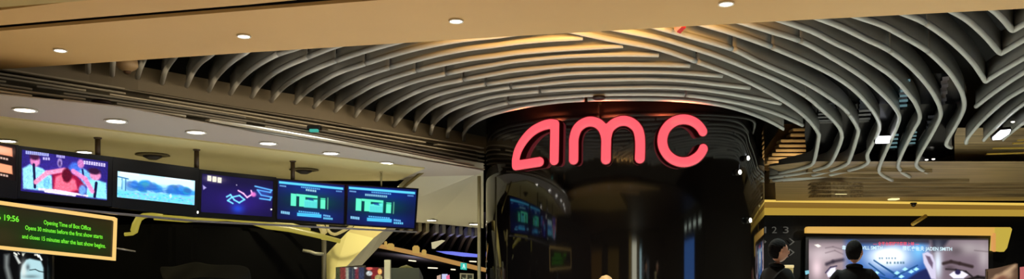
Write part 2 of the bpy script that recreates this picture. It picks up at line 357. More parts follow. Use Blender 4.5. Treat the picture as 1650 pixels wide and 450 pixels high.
# ------------------------------------------------------------ swirling ceiling fins
HR = 2.75
def surf(px, py):                 # flat, then falling, then low soffit
    if px < 1240 or py <= 195: Y = F*HR/(HOR-py); h = HR
    else:
        if py <= 268: k = [(195, 15.42, HR), (268, 16.7, 2.125)]
        else: k = [(268, 16.7, 2.125), (330, 20.0, 1.678)]
        (ya, Ya, ha), (yb, Yb, hb) = k
        s = (HOR-py)/F            # h = s*Y on the line between the two points
        m_ = (hb-ha)/(Yb-Ya); Y = (ha-m_*Ya)/(s-m_); h = s*Y
    return Vector(((px-825)/F*Y, Y, CZ+h))
def prof(r=.035, web=.010, top=.30):     # keyhole section: rounded lip under a thin board
    a = [(r*math.sin(t), r-r*math.cos(t)) for t in [math.radians(d) for d in range(-160, 161, 20)]]
    return [(-web, top), (-web, 2*r+.01)]+a+[(web, 2*r+.01), (web, top)]
PROF = prof()
FINS = [  # pixel polylines of each lower edge; joints (pixel x); description
 ([(143, 90), (142, 106), (142, 120)], [], 0), ([(184, 92), (182, 105), (180.6, 125)], [], 0), ([(235, 92), (231, 102), (225, 117), (221.5, 129)], [], 0),
 ([(286, 91), (279, 99.5), (267, 117), (261, 137.5)], [], 0), ([(345, 88), (337, 94.7), (322, 106), (310, 122), (301, 142)], [], 0),
 ([(405, 82), (394, 90), (381, 98), (363.6, 112), (346.5, 131), (336.7, 149.7)], [], 0),
 ([(490, 78), (471, 84.4), (449.6, 91), (427, 102), (402.7, 118), (383, 137), (371.6, 154.6)], [449], 0),
 ([(560, 73), (534.5, 81), (498, 95.5), (461, 111), (437, 125), (417, 143), (406, 159.5)], [498], 0),
 ([(670, 64), (644, 71), (600, 83), (544, 101), (500, 118.5), (481, 128), (457, 144), (437, 166)], [544], 0),
 ([(840, 57), (800, 62.5), (747, 68), (698, 76.5), (649, 88), (600, 103), (547, 120.5), (517, 136), (493, 152), (476, 169)], [589], 0),
 ([(939, 65), (878, 68.3), (829, 73), (800, 77), (759, 82), (717, 89.5), (673, 100), (631, 112), (600, 121.5), (568, 134), (542, 147), (519.6, 161.8), (506, 176)], [630], 0),
 ([(1004, 77.5), (980, 78.8), (927, 81.8), (878, 85), (829, 89.5), (800, 93.7), (759, 98.7), (717, 106.5), (673, 117), (629, 130), (600, 141.5), (580.7, 152), (556, 167), (540, 182.6)], [673], 0),
 ([(1061, 92.3), (1007, 91.5), (953, 92.5), (900, 95), (829, 102), (800, 107), (759, 114), (721, 122), (673, 133.3), (637, 146), (607.6, 159.5), (583, 176.5), (572, 191)], [722], 0),
 ([(1111, 109.5), (1080, 108.3), (1000, 107.7), (927, 109), (873, 113), (829, 117), (800, 122), (749, 131.5), (699, 142), (666, 154), (637, 169), (617, 182.6), (606, 197)], [749], 0),
 ([(1163.6, 125.6), (1100, 121), (1058, 119.4), (1000, 119.6), (922, 121.5), (873, 126.4), (800, 136.5), (748, 145), (699, 158), (669, 173), (650, 187.5), (634.5, 206)], [790], 0),
 ([(1207.6, 145), (1160, 139.5), (1107, 133.5), (1058, 131), (1000, 131.2), (922, 134), (873, 139), (826, 143.5), (797, 147.5), (748, 158), (699, 175.5), (674.5, 197), (667, 214)], [826], 0),
 ([(1257.7, 170), (1210, 160.3), (1160, 151.5), (1107, 145.7), (1058, 143.8), (1000, 144.6), (922, 146.8), (873, 150), (809, 156.5), (767, 166), (723, 182.6), (699, 203), (694, 219)], [873], 0),
 ([(1293, 205), (1256.5, 188.5), (1210, 173.8), (1161, 164), (1107, 157), (1058, 154.8), (1000, 154.8), (947, 156.7), (873, 162.3), (821, 168.5), (772, 181), (740.5, 196), (723, 213), (721, 224)], [823, 1107], 0),
 ([(1262.6, 211), (1237, 197), (1198, 182), (1149, 170.5), (1082, 164), (1000, 163), (947, 164), (898, 167.3), (849, 174), (797, 186), (765, 199.7), (749, 215), (747, 229)], [947], 0),
 # fins that fan out past the column and fold down
 ([(900, 49), (920, 54), (980, 67), (1060, 82.5), (1120, 102.5), (1173, 121.7), (1215, 140), (1256, 162), (1286, 182), (1306, 200), (1318, 217), (1319, 226), (1313, 258), (1306.7, 269), (1285, 275.6), (1255, 282)], [1120], 1),
 ([(950, 42), (989, 50.5), (1060, 65), (1100, 76.5), (1149, 92), (1198, 110.7), (1250, 132), (1296.5, 157), (1323, 178.5), (1346, 200.5), (1356, 217), (1354, 234), (1338.5, 266), (1320, 275), (1285, 283), (1240, 289)], [1295], 1),
 ([(1020, 37), (1060, 48.8), (1100, 59.8), (1178, 82.6), (1222, 103.3), (1300, 138.5), (1348, 168.7), (1367, 186), (1381, 208), (1382, 220), (1370, 258), (1362, 269), (1331, 280), (1294.5, 288), (1245, 294)], [1178, 1367], 1),
 ([(1085, 30), (1131.8, 43.4), (1185.6, 59.3), (1240.6, 79), (1304, 106), (1348, 128.5), (1379.6, 151.6), (1406.5, 182), (1417, 204), (1413, 221), (1397, 253), (1399.6, 262), (1390, 271), (1355.6, 280.5), (1319, 288), (1262, 293)], [1240], 1),
 ([(1150, 27), (1193, 39.8), (1246.7, 56.5), (1286, 69), (1323, 87), (1387, 126), (1426, 159), (1444, 180), (1449, 193), (1444, 210), (1431, 239), (1417, 272), (1420, 284), (1438, 294)], [1284], 1),
 ([(1205, 19), (1253, 35.5), (1308, 54.8), (1348, 75), (1377, 88.5), (1421, 115), (1443, 132), (1462, 152.4), (1476, 172), (1482, 194), (1470, 217), (1448, 264), (1452, 279), (1466, 288)], [], 1),
 ([(1265, 14), (1313.6, 32), (1357.6, 49), (1396.7, 68), (1431, 84.5), (1462, 107), (1486, 131), (1504, 155), (1514.7, 178), (1514, 194.4), (1500, 222), (1478, 261), (1479, 273), (1494, 281)], [1431], 1),
 ([(1325, 12), (1377, 30), (1421, 45), (1453.6, 62), (1494, 86), (1526.5, 116.6), (1542, 138), (1551.6, 158), (1553, 178), (1543, 201), (1526, 230), (1526, 238), (1533, 241)], [1494], 1),
 ([(1405, 6), (1453.6, 25.6), (1490, 41), (1532, 70.4), (1565.7, 103), (1584, 129), (1588, 134.8), (1592, 132.5), (1612, 120), (1649, 98.4), (1720, 58)], [1490], 2),
 ([(1500, 6), (1532, 21.4), (1560, 38), (1588, 63.4), (1606, 84), (1612, 89.5), (1617, 88), (1649, 69), (1720, 27)], [], 2),
 ([(1570, 2), (1599, 20), (1616, 35.4), (1628, 50), (1632, 53), (1637, 51), (1650, 43.4), (1700, 15)], [], 2),
 ([(1572.7, 175), (1602, 152.4), (1649, 121), (1740, 66)], [], 3), ([(1557, 234), (1559, 226), (1582.5, 198), (1616, 168), (1649, 147), (1740, 95)], [], 3),
 ([(1585, 229), (1593.7, 219.6), (1624.5, 190), (1655, 167), (1740, 110)], [], 3), ([(1616, 228), (1652, 199), (1740, 140)], [], 3),
]
W1 = ['first', 'second', 'third', 'fourth', 'fifth', 'sixth', 'seventh', 'eighth', 'ninth', 'tenth', 'eleventh', 'twelfth', 'thirteenth', 'fourteenth', 'fifteenth', 'sixteenth', 'seventeenth', 'eighteenth', 'nineteenth']
cnt = {0: 0, 1: 0, 2: 0, 3: 0}
DESC = {0: ('curved grey ceiling fin rising from the stepped slat band, %s counting towards the black column', 'curved fins ending at the slatted band'),
        1: ('grey ceiling fin sweeping past the column and folding down, %s outward from the column', 'fins that fold down past the column'),
        2: ('grey ceiling fin with a sharp V bend, %s counting away from the column', 'fins with a V bend'),
        3: ('short grey ceiling fin running up from the gold-lit soffit, %s counting away from the column', 'short fins over the gold-lit soffit')}
for pl_, joint, kind in FINS:
    pts = [surf(x, y) for x, y in pl_]
    if kind in (0, 1, 2) and not (pl_[0][0] > 930 and kind == 0):       # carry on over the soffit
        d = (pts[0]-pts[1]); d.z = 0; pts = [pts[0]+d.normalized()*.9]+pts
    pth = catmull(pts, .12)
    k = cnt[kind]; cnt[kind] += 1
    root = thing('ceiling_fin', DESC[kind][0] % W1[k], 'ceiling fin', pts[len(pts)//2], DESC[kind][1])
    xs = [825+p.x/p.y*F for p in pth]
    cutidx = sorted(min(range(len(xs)), key=lambda q: abs(xs[q]-jx)+(0 if pth[q].z > CZ+2.7 else 500)) for jx in joint)
    lo = 0
    for c in cutidx+[len(pth)-1]:
        seg = [p.copy() for p in pth[lo:c+1]]
        if lo > 0: seg[0] = seg[0]+(seg[1]-seg[0]).normalized()*.055
        if len(seg) > 1: sweep('fin_board', seg, PROF, M_FIN, root)
        lo = c

# ------------------------------------------------------------ low soffit past the column
M_BROWN = mat('brown contour boards', (150, 126, 88), .45, noise=((112, 92, 62), 5), stretch=(.12, 4, 4))
def sheet(name, rows, m, lift=.0, n=24):
    """surface between pixel rows [(y, x0, x1)] following the falling soffit, lifted a little behind the fins"""
    V, Fc = [], []
    for y, x0, x1 in rows:
        for k in range(n+1):
            V.append(surf(x0+(x1-x0)*k/n, y)+Vector((0, .05, lift)))
    for j in range(len(rows)-1):
        for k in range(n): a = j*(n+1)+k; Fc.append([a, a+1, a+n+2, a+n+1])
    o = mesh(name, V, Fc, m); return o
struct(sheet('ceiling_soffit', [(264, 1300, 1760), (272, 1240, 1760), (280, 1235, 1780), (290, 1230, 1800), (300, 1225, 1820), (312, 1225, 1840), (327, 1225, 1860)], M_BROWN, .05))
struct(sheet('ceiling_soffit_upper', [(232, 1545, 1760), (245, 1540, 1760), (258, 1540, 1760), (273, 1540, 1780), (290, 1540, 1790), (300, 1540, 1800)], M_BROWN, .3))
struct(sheet('ceiling_glass_panel', [(150, 1325, 1555), (175, 1315, 1560), (195, 1310, 1555), (215, 1300, 1550), (240, 1298, 1540), (262, 1300, 1530), (274, 1300, 1520)], mat('smoked gloss panel', (5, 5, 6), .2, spec=.12), .3))
# pale louvre stripes: reflections on the smoked panel built as glowing strips
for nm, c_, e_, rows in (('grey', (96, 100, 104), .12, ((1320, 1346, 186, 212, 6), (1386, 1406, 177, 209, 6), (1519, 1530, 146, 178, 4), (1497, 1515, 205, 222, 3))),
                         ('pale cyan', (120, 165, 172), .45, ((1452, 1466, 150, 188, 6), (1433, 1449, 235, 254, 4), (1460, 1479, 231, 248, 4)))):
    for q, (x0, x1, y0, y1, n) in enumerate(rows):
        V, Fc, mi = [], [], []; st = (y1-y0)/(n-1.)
        for k in range(n):                       # one folded sheet: bright stripe, dark recess, bright stripe ...
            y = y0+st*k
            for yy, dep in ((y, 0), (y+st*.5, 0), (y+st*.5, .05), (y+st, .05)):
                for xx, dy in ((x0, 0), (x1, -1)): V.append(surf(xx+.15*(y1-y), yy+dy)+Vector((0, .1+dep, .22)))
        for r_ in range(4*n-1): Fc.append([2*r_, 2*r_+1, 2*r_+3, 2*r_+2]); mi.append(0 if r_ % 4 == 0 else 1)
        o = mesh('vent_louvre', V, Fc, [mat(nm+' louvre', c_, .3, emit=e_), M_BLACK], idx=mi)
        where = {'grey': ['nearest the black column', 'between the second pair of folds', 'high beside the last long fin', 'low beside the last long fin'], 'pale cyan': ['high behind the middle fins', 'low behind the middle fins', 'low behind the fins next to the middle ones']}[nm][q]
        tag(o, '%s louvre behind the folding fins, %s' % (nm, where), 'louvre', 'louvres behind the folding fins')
# thin contour boards layered on the soffit
lay = [(278, 1300, 1500), (286, 1262, 1420), (294, 1240, 1560), (300, 1232, 1700), (306, 1232, 1700), (312, 1232, 1700), (318, 1232, 1700)]
for i, (y, x0, x1) in enumerate(lay):
    pts = [surf(x0+(x1-x0)*k/6., y+.6*math.sin(k*1.3+i)) for k in range(7)]
    o = sweep('ceiling_contour_board', catmull(pts, .3), [(-.05, 0), (.05, 0), (.05, .06), (-.05, .06)], M_BROWN, smooth=False); struct(o)
# gold lit ledges seen through the fins at the far side (yellow streaks)
for i, (y, x0, x1, g) in enumerate([(241, 1632, 1700, 1), (249, 1600, 1720, 1), (258, 1590, 1650, 0), (236, 1640, 1700, 0)]):
    o = sweep('trim_%d' % (20+i), [surf(x0+(x1-x0)*k/4., y-k*.4)+Vector((0, 0, .1)) for k in range(5)], [(-.03, 0), (.03, 0), (.03, .02), (-.03, .02)], M_GOLDP, smooth=False); struct(o)
# stack of short lit boards beside the column
bx = [(1278, 1309, 211), (1274, 1309, 219.5), (1258, 1306, 229), (1255, 1306, 237), (1250, 1305, 244.5), (1244, 1305, 251), (1238, 1304, 257.5), (1236, 1303, 263.5)]
bw = ['top', 'second', 'third', 'fourth', 'fifth', 'sixth', 'seventh', 'lowest']
for i, (x0, x1, y) in enumerate(bx):
    Y = 17.75; a = D(x0, y, Y); b = D(x1, y, Y+.1)
    o = prism('lit_board', [a, b, b+Vector((0, .3, 0)), a+Vector((0, .3, 0))], (0, 0, .055), mat('amber board', (205, 172, 118), .45), bevel=.008)
    tag(o, 'short amber board stacked beside the black column under the fins, %s of eight' % bw[i], 'board', 'amber boards beside the column')
struct(prism('wall_niche', [D(1228, 274, 18.3), D(1309, 274, 18.3), D(1309, 200, 18.3), D(1262, 200, 18.3), D(1228, 250, 18.3)], (0, .1, 0), mat('amber niche', (150, 110, 55), .6)))
area('niche_light', D(1280, 277, 17.5), .5, 7, (1, .82, .55), aim=(0, .45, .9), sy=.1)

# ------------------------------------------------------------ right hand wall: gold cove, black wall, lightbox
YW = 20.0
struct(prism('trim_8', [D(1226, 325, YW-.1), D(1860, 333.5, YW-.1), D(1860, 330, YW-.1), D(1226, 322, YW-.1)], (0, .1, 0), M_GOLD2))
struct(prism('trim_9', [D(1226, 325.5, YW+.05), D(1860, 333.5, YW+.05), D(1860, 343, YW+.05), D(1226, 338, YW+.05)], (0, .1, 0), mat('gold cove back', (168, 126, 48), .5, emit=.55)))  # the cove's light gradient is put into three glowing bands
struct(prism('trim_19', [D(1226, 336, YW-.05), D(1860, 341, YW-.05), D(1860, 350, YW-.12), D(1226, 347, YW-.12)], (0, .1, .02), mat('gold cove lip', (206, 168, 66), .5, emit=.72)))
struct(prism('wall_right_foyer', [D(1180, 346, YW), D(1860, 349, YW), D(1860, 553, YW), D(1180, 553, YW)], (0, .2, 0), M_BLACKWALL))
struct(mesh('wall_foyer_return', [D(1228, 325, YW-.1), D(1228, 347, YW-.2), D(1198, 420, 17.8), D(1193, 413, 17.8)], [[0, 1, 2, 3]], M_GOLDP))  # gold strip modelled for the cove's reflection in the column
tubeo = tube('trim_10', [D(1492, 348, 19.7), D(1470, 362, 19.5)], .04, M_GOLDP, n=6); struct(tubeo)

lb = thing('lightbox', 'wide backlit poster lightbox showing two faces, framed by gold light on black wall', 'lightbox', (9, 19.8, 0))
PLB = Plane((6.7, 19.8, 1), (11, 19.8, 1))
prism('housing', [PLB.hit(x, y, -.12) for x, y in ((1299, 381), (1600, 381), (1604, 530), (1296, 530))], PLB.n*.1, M_BLACK, lb)
cv = Canvas(1303, 385, 1592, 500, (120, 105, 110), 1.3)
cv.put(np.clip((cv.X-1303)/70, 0, 1), (150, 130, 135))
cv.poly([(1303, 385), (1592, 385), (1592, 393), (1303, 390)], (60, 56, 60), .8, 4)
cv.glow(1326, 410, 30, 14, (196, 180, 184), .8); cv.glow(1316, 432, 10, 18, (226, 200, 206), .9)
cv.line([(1330, 400), (1342, 398), (1360, 403)], 1.5, (92, 78, 84), .6, 1); cv.line([(1330, 408), (1345, 404), (1358, 410)], 1.5, (98, 82, 88), .6, 1)
cv.line([(1332, 426), (1342, 422), (1358, 419)], 5, (44, 36, 48), .9, 2); cv.poly([(1332, 441), (1338, 433), (1346, 431), (1346, 444), (1334, 447)], (226, 226, 248), 1, 1)
cv.line([(1330, 440), (1338, 431), (1348, 429)], 1.6, (30, 24, 60), 1, .8)
cv.poly([(1366, 385), (1492, 385), (1505, 500), (1366, 500)], (24, 70, 150), 1, 10)
cv.glow(1432, 414, 40, 22, (235, 250, 255), 1.); cv.glow(1432, 412, 24, 15, (255, 255, 255), 1.); cv.glow(1405, 395, 30, 6, (60, 84, 130), .6)
cv.glow(1480, 404, 12, 16, (120, 196, 240), .8); cv.poly([(1380, 385), (1500, 385), (1498, 393), (1385, 393)], (44, 40, 52), .9, 3)
for a, b in (((1400, 425), (1425, 444)), ((1408, 420), (1448, 447)), ((1395, 440), (1450, 455)), ((1440, 447), (1478, 428)), ((1420, 428), (1440, 440))):
    cv.line([a, b], 2.2, (16, 66, 120), .9)
for x, y in ((1458, 434), (1468, 438), (1476, 434), (1445, 440), (1412, 440), (1452, 446)): cv.poly([(x-5, y+1), (x, y-3), (x+5, y), (x, y+3)], (170, 232, 255), .95, .8)
cv.poly([(1462, 450), (1480, 438), (1500, 430), (1506, 460), (1460, 462)], (20, 26, 74), .95, 2)
for x in (1416, 1420, 1427, 1431, 1436, 1441): cv.poly([(x, 415), (x+2.4, 415), (x+2.4, 418), (x, 418)], (70, 110, 140), .8)
for x in (1428, 1433, 1440, 1445, 1450, 1454): cv.poly([(x, 422), (x+2.8, 422), (x+2.8, 425.5), (x, 425.5)], (60, 96, 120), .8)
cv.poly([(1498, 385), (1592, 385), (1592, 500), (1508, 500), (1502, 440)], (112, 96, 106), 1, 3)
cv.poly([(1500, 385), (1530, 385), (1516, 405), (1504, 406)], (22, 24, 40), .95, 3)
cv.glow(1560, 400, 28, 12, (160, 150, 152), .9); cv.glow(1585, 415, 10, 20, (176, 166, 168), .8); cv.glow(1511, 425, 7, 26, (214, 226, 240), .95); cv.glow(1540, 405, 12, 8, (70, 60, 66), .6)
cv.poly([(1486, 409), (1494, 406), (1502, 411), (1507, 424), (1508, 450), (1500, 450), (1494, 436), (1488, 424)], (196, 190, 214), 1, 1.2)
cv.poly([(1491, 412), (1498, 414), (1503, 424), (1502, 433), (1496, 424)], (88, 70, 92), .9, 1.2)
cv.line([(1520, 425), (1532, 422), (1546, 425), (1566, 430)], 5, (44, 32, 32), .95, 1.5)
cv.line([(1524, 434), (1540, 435), (1556, 438), (1566, 446)], 2.5, (20, 16, 18), .9, 1.2)
cv.poly([(1529, 443), (1536, 438), (1550, 437), (1560, 443), (1552, 449), (1536, 449)], (222, 218, 236), 1, .8); cv.ell(1543, 439, 4.5, 4, (40, 32, 70), 1, .8)
cv.line([(1556, 452), (1575, 447), (1592, 449)], 5, (20, 14, 16), .95, 1.5); cv.glow(1530, 432, 8, 4, (60, 46, 52), .6)
cv.line([(1570, 404), (1592, 406)], 1.5, (96, 84, 88), .7, 1); cv.poly([(1303, 385), (1592, 385), (1592, 387), (1303, 386)], (20, 18, 14), .9, 1)
cv.poly([(1312, 395), (1318, 394), (1323, 397), (1318, 399)], (255, 250, 235), 1, .8)
pp_ = cv.build('poster_picture', PLB, M_POSTER, lb, .01)
M_TXT = mat('white poster text', (215, 245, 255), emit=1.05); M_RED = mat('red poster text', (240, 70, 95), emit=1.2)
text_on('title_lettering', '韋史密夫 WILL SMITH', PLB, (1356, 402.5), (1421, 402.5), 5.6, M_TXT, pp_, .03, .018)
text_on('title_lettering', '積頓史密夫 JADEN SMITH', PLB, (1453, 403.5), (1533, 404.5), 5.6, M_TXT, pp_, .03, .018)
text_on('credit_lettering', '— 全平台即將於影院上映 —', PLB, (1406, 395.5), (1480, 396), 4.6, M_RED, pp_, .03, .01)
# gold light frame round the lightbox
gf = thing('gold_light_frame', 'angular gold glowing light strip framing the top of the poster lightbox', 'light frame', (9, 19.6, 2.3))
PF = Plane((6.7, 19.55, 1), (11, 19.55, 1))
prism('top_strip', [PF.hit(*p) for p in ((1300, 368), (1302, 365.5), (1628, 366.5), (1626, 380), (1300, 375.5))], (0, .16, 0), mat('amber light strip', (236, 182, 84), emit=.85), gf)
prism('end_panel', [PF.hit(x, y, .02) for x, y in ((1603, 367), (1628, 367), (1630, 370), (1622, 400), (1617, 406), (1600, 404))], (0, .16, 0), mat('yellow light panel', (216, 188, 74), emit=.8), gf)
prism('end_edge', [PF.hit(x, y, .04) for x, y in ((1599, 376), (1603, 376), (1603, 406), (1599, 404))], (0, .1, 0), mat('orange light edge', (240, 170, 90), emit=.8), gf)

# numbers and arrows on the black wall
PN = Plane((5, 19.9, 1), (8, 19.9, 1)); ns = thing('hall_number_sign', 'grey numbers 1 2 3 with arrows below, fixed on the black wall', 'sign', (5.8, 19.9, 2.2))
M_NUM = mat('brushed grey numerals', (150, 146, 135), .5, emit=.22)
for s, x0, x1 in (('1', 1231.5, 1234.5), ('2', 1243.5, 1251.5), ('3', 1261.5, 1270.5)):
    text_on('numeral', s, PN, (x0, 376), (x1, 376), 10.5, M_NUM, ns, .01)
for (x, y) in ((1272, 390), (1272, 407), (1227, 390)):
    V = [(x-1, y-5.5), (x+1, y-5.5), (x+8, y), (x+1, y+5.5), (x-1, y+5.5), (x+5.5, y)]
    prism('arrow', [PN.hit(a, b, .0) for a, b in V], (0, -.02, 0), M_NUM, ns)
# narrow lit side poster between column and wall
PS = Plane((4.95, 17.6, 1), (5.25, 19.3, 1))
sp = thing('side_poster_case', 'narrow lit poster case seen edge-on between column and black wall', 'poster case', D(1222, 420, 18.4))
prism('case', [D(1216, 375, 17.9), D(1230, 366, 18.4), D(1230, 500, 18.4), D(1216, 500, 17.9)], (0, .12, 0), M_METAL, sp)
prism('light_head', [D(1218, 385, 17.8), D(1229, 368, 18.2), D(1230, 374, 18.2), D(1220, 392, 17.8)], (0, .06, 0), mat('amber light strip', ), sp)
c2 = Canvas(1220, 398, 1227.5, 470, (60, 100, 150), 2); c2.glow(1223, 415, 3, 14, (175, 220, 255), 1); c2.glow(1224, 440, 3, 9, (150, 190, 240), .9)
c2.build('lit_picture', Plane((5, 17.75, 1), (6, 18.0, 1)), M_SCREEN, sp, 0.)
# brown sculpted display and pink edge beyond the frame
bs = thing('poster_stand', 'brown figure poster standing beside the gold frame at the edge of view', 'poster', D(1620, 450, 19))
c3 = Canvas(1590, 425, 1646, 520, (70, 50, 34), 1.3); PB = Plane((6, 18.9, 1), (12, 18.9, 1))
prism('stand_board', [PB.hit(x, y, -.05) for x, y in ((1591, 434), (1612, 432), (1640, 424), (1642, 445), (1641, 540), (1590, 540))], (0, .04, 0), mat('dark brown board', (60, 44, 32), .5), bs)
c3.img[:] = (84, 62, 46); c3.line([(1590, 452), (1606, 441), (1622, 437), (1640, 428)], 7, (170, 140, 108), .9, 3); c3.glow(1616, 446, 14, 6, (118, 70, 56), .8); c3.glow(1630, 440, 8, 8, (200, 170, 135), .6)
c3.build('picture', PB, M_SCREEN, bs, 0., quad=[(1592, 435), (1640, 425), (1641, 520), (1591, 520)])
pk = prism('pink_poster_panel', [D(1645, 431, 18.7), D(1652, 430, 18.7), D(1660, 520, 18.7), D(1645, 520, 18.7)], (0, .04, 0), mat('pink print', (225, 120, 120), emit=.7))
tag(pk, 'pink lit poster edge at the far end of the black wall', 'poster')
# cream lamp by the first man
ct = thing('tapered_lamp', 'cream tapered lamp with flared rim standing beside the man at the number sign', 'lamp', (D(1270, 450, 11).x, 11, 0))
bx_, by_ = ct.location.x, 11.0; zt = CZ+(HOR-427.5)/F*11
lathe('lamp_shade', [(.045, zt-.34), (.05, zt-.3), (.062, zt-.03), (.06, zt-.03)], mat('cream glow', (190, 170, 105), emit=.7), ct, (bx_, by_, 0))
lathe('rim', [(.06, zt-.035), (.068, zt-.03), (.07, zt-.004), (.062, zt)], mat('pale rim glow', (240, 215, 150), emit=.9), ct, (bx_, by_, 0))
lathe('stem', [(.14, 0), (.14, .03), (.03, .06), (.025, zt-.34)], M_METAL, ct, (bx_, by_, 0))
# small blue lamp by the lightbox
bl = prism('blue_button', [PLB.hit(x, y, .05) for x, y in ((1297, 437), (1302, 436), (1303, 441), (1298, 443))], (0, .05, 0), mat('blue glow', (130, 200, 220), emit=1.0)); tag(bl, 'small pale blue light on the lower edge of the lightbox', 'light')

# ------------------------------------------------------------ black column and red letters
CX, CY, CR = 2.105, 16.9, 2.6
colr = thing('black_column', 'huge round glossy black column carrying the red letters', 'column', (CX, CY, 0))
lathe('shaft', [(CR+.0, 0), (CR, .02), (CR, 4.5), (CR-.02, 5.35)], M_COLUMN, colr, (CX, CY, 0), n=160)
def oncol(px, py, r):
    dx, dy = (px-825)/F, 1.0
    a = dx*dx+dy*dy; b = -2*(dx*CX+dy*CY); c = CX*CX+CY*CY-r*r
    k = (-b-math.sqrt(max(b*b-4*a*c, 0)))/(2*a)
    return Vector((dx*k, k, CZ+(HOR-py)/F*k))
def strokes(name, lines, rad, m, parent, depth, off):
    bm = bmesh.new()
    for L in lines:
        pts = [oncol(x, y, CR+off) for x, y in L]
        dense = []
        for a, b in zip(pts, pts[1:]):
            n = max(1, int((b-a).length/.02)); dense += [a.lerp(b, k/n) for k in range(n)]
        dense.append(pts[-1])
        for p in dense:
            nrm = Vector((p.x-CX, p.y-CY, 0)).normalized(); tt = Vector((0, 0, 1)).cross(nrm)
            mt = Matrix.Translation(p) @ Matrix((tt, Vector((0, 0, 1)), nrm)).transposed().to_4x4() @ Matrix.Diagonal((rad, rad, depth, 1))
            bmesh.ops.create_icosphere(bm, subdivisions=2, radius=1, matrix=mt)
    me = bpy.data.meshes.new(name); bm.to_mesh(me); bm.free()
    o = bpy.data.objects.new(name, me); COL.objects.link(o)
    md = o.modifiers.new('r', 'REMESH'); md.mode = 'VOXEL'; md.voxel_size = .014
    dg = bpy.context.evaluated_depsgraph_get(); me2 = bpy.data.meshes.new_from_object(o.evaluated_get(dg)); bpy.data.objects.remove(o)
    me2.polygons.foreach_set('use_smooth', [True]*len(me2.polygons)); me2.name = name; me2.materials.clear()
    return link(name, me2, m, parent)
def smoothpx(L, st=1.2): return [(p.x, p.y) for p in catmull([Vector((x, y, 0)) for x, y in L], st)]
arc = [(1101.5+34.3*math.cos(math.radians(a)), 227+34.6*math.sin(math.radians(a))) for a in range(22, 340, 6)]
LET = [('slanted letter a', [[(869.5, 261), (831, 267)], smoothpx([(831, 267), (831.5, 255), (836, 240), (846, 224), (859, 211), (874, 203), (886, 200), (894, 200.5)]), [(894, 200.5), (893, 258.5)]]),
       ('letter m', [smoothpx([(924.3, 257.5), (924.5, 240), (925, 223), (930, 208), (940, 199), (951.5, 196), (963, 199), (972, 208), (976.5, 222), (976.5, 240), (976.3, 257)]),
                     smoothpx([(976.5, 224), (981, 208), (992, 198), (1005, 194.8), (1017, 198), (1027, 207.5), (1031, 222), (1031.5, 240), (1031, 255.5)])]),
       ('letter c', [arc])]
M_LET = mat('red lit acrylic', (255, 92, 104), emit=1.15); M_LRIM = mat('dark red letter rim', (120, 14, 20), emit=.5)
for nm, L in LET:
    c0 = oncol(L[0][0][0], L[0][0][1], CR)
    r_ = thing('sign_letter', 'glowing red rounded %s mounted on the black column' % nm, 'sign letter', c0, 'red letters on the column')
    strokes('lit_face', L, .083, M_LET, r_, .05, .13)
    strokes('rim', L, .098, M_LRIM, r_, .045, .07)
    mid = oncol(sum(p[0] for l in L for p in l)/sum(len(l) for l in L), 205, CR+.45)
    l = bpy.data.lights.new('letter_light', 'SPOT'); l.energy = 130; l.color = (1, .16, .06); l.shadow_soft_size = .03; l.spot_size = math.radians(125); l.spot_blend = .8
    lo = bpy.data.objects.new('letter_light', l); lo.location = mid; lo.rotation_euler = (math.pi-.25, 0, 0); lo.parent = r_; lo.matrix_parent_inverse = Matrix.Translation(-r_.location); COL.objects.link(lo)
# mirrored lamp highlights built as small glowing studs on the column, and thin olive pole at its other side
for i, (x, y) in enumerate(((1201, 255.5), (1188, 278), (1204.5, 355.5))):
    p = oncol(x, y, CR+.02)
    t_ = thing('column_spotlight', ['small bright spotlight high on the column shoulder', 'small bright spotlight lower on the column shoulder', 'small bright spotlight low on the column near the black wall'][i], 'spotlight', p)
    nrm = Vector((p.x-CX, p.y-CY, 0)).normalized()
    tube('spot_housing', [p-nrm*.02, p+nrm*.05], .05, M_METAL, t_); tube('lens', [p+nrm*.05, p+nrm*.06], .036, M_LAMP, t_)
po = tube('slender_pole', [Vector((-.60, 16.2, 0)), Vector((-.60, 16.2, CZ+.95)), Vector((-.60, 16.2, CZ+1.88))], .032, mat('olive pole', (160, 150, 110), .5)); tag(po, 'slender olive pole standing against the column beside the passage', 'pole')

# ------------------------------------------------------------ recessed lamps
def downlight(c, r, label, group, power, color=(1, .93, .8), squash=1.):
    t_ = thing('recessed_downlight', label, 'downlight', c, group)
    rg = lathe('trim_ring', [(r*1.0, 0), (r*1.28, 0), (r*1.25, -.014), (r*1.02, -.012), (r, .03)], M_RING, t_, c, 24)
    lathe('lens', [(r*.99, .012), (r*.98, -.006), (r*.3, -.008)], M_LAMP, rg, c, 24)
    if power:
        l = bpy.data.lights.new('downlight_beam', 'SPOT'); l.energy = power; l.spot_size = math.radians(110); l.spot_blend = .8; l.color = color; l.shadow_soft_size = r
        o = bpy.data.objects.new('downlight_beam', l); o.location = c-Vector((0, 0, .03)); o.parent = t_; o.matrix_parent_inverse = Matrix.Translation(-t_.location); COL.objects.link(o)
so = ['over the far end of the tan soffit beside the slatted band', 'second along the tan soffit from the slatted band', 'third along the tan soffit from the slatted band', 'on the tan soffit above the red letters']
for (x, y), s in zip(((97, 80), (393, 57), (735, 32.5), (1170, 4.5)), so):
    downlight(P(x, y, HS)-Vector((0, 0, .004)), .052, 'small round recessed downlight '+s, 'downlights in the tan soffit', 30)
for k, (x, y) in enumerate(((40, 177), (187, 195), (316, 213), (432, 231), (533, 247), (622, 263), (733, 275))):
    h = HW if k < 6 else HW
    dpt = P(x, y, h-.006)
    if k == 6: dpt = D(733, 275.5, 15.75)
    downlight(dpt, .105, 'round recessed downlight in plaster ceiling over the counter, %s counting towards the column' % W1[k], 'downlights over the counter', 34)
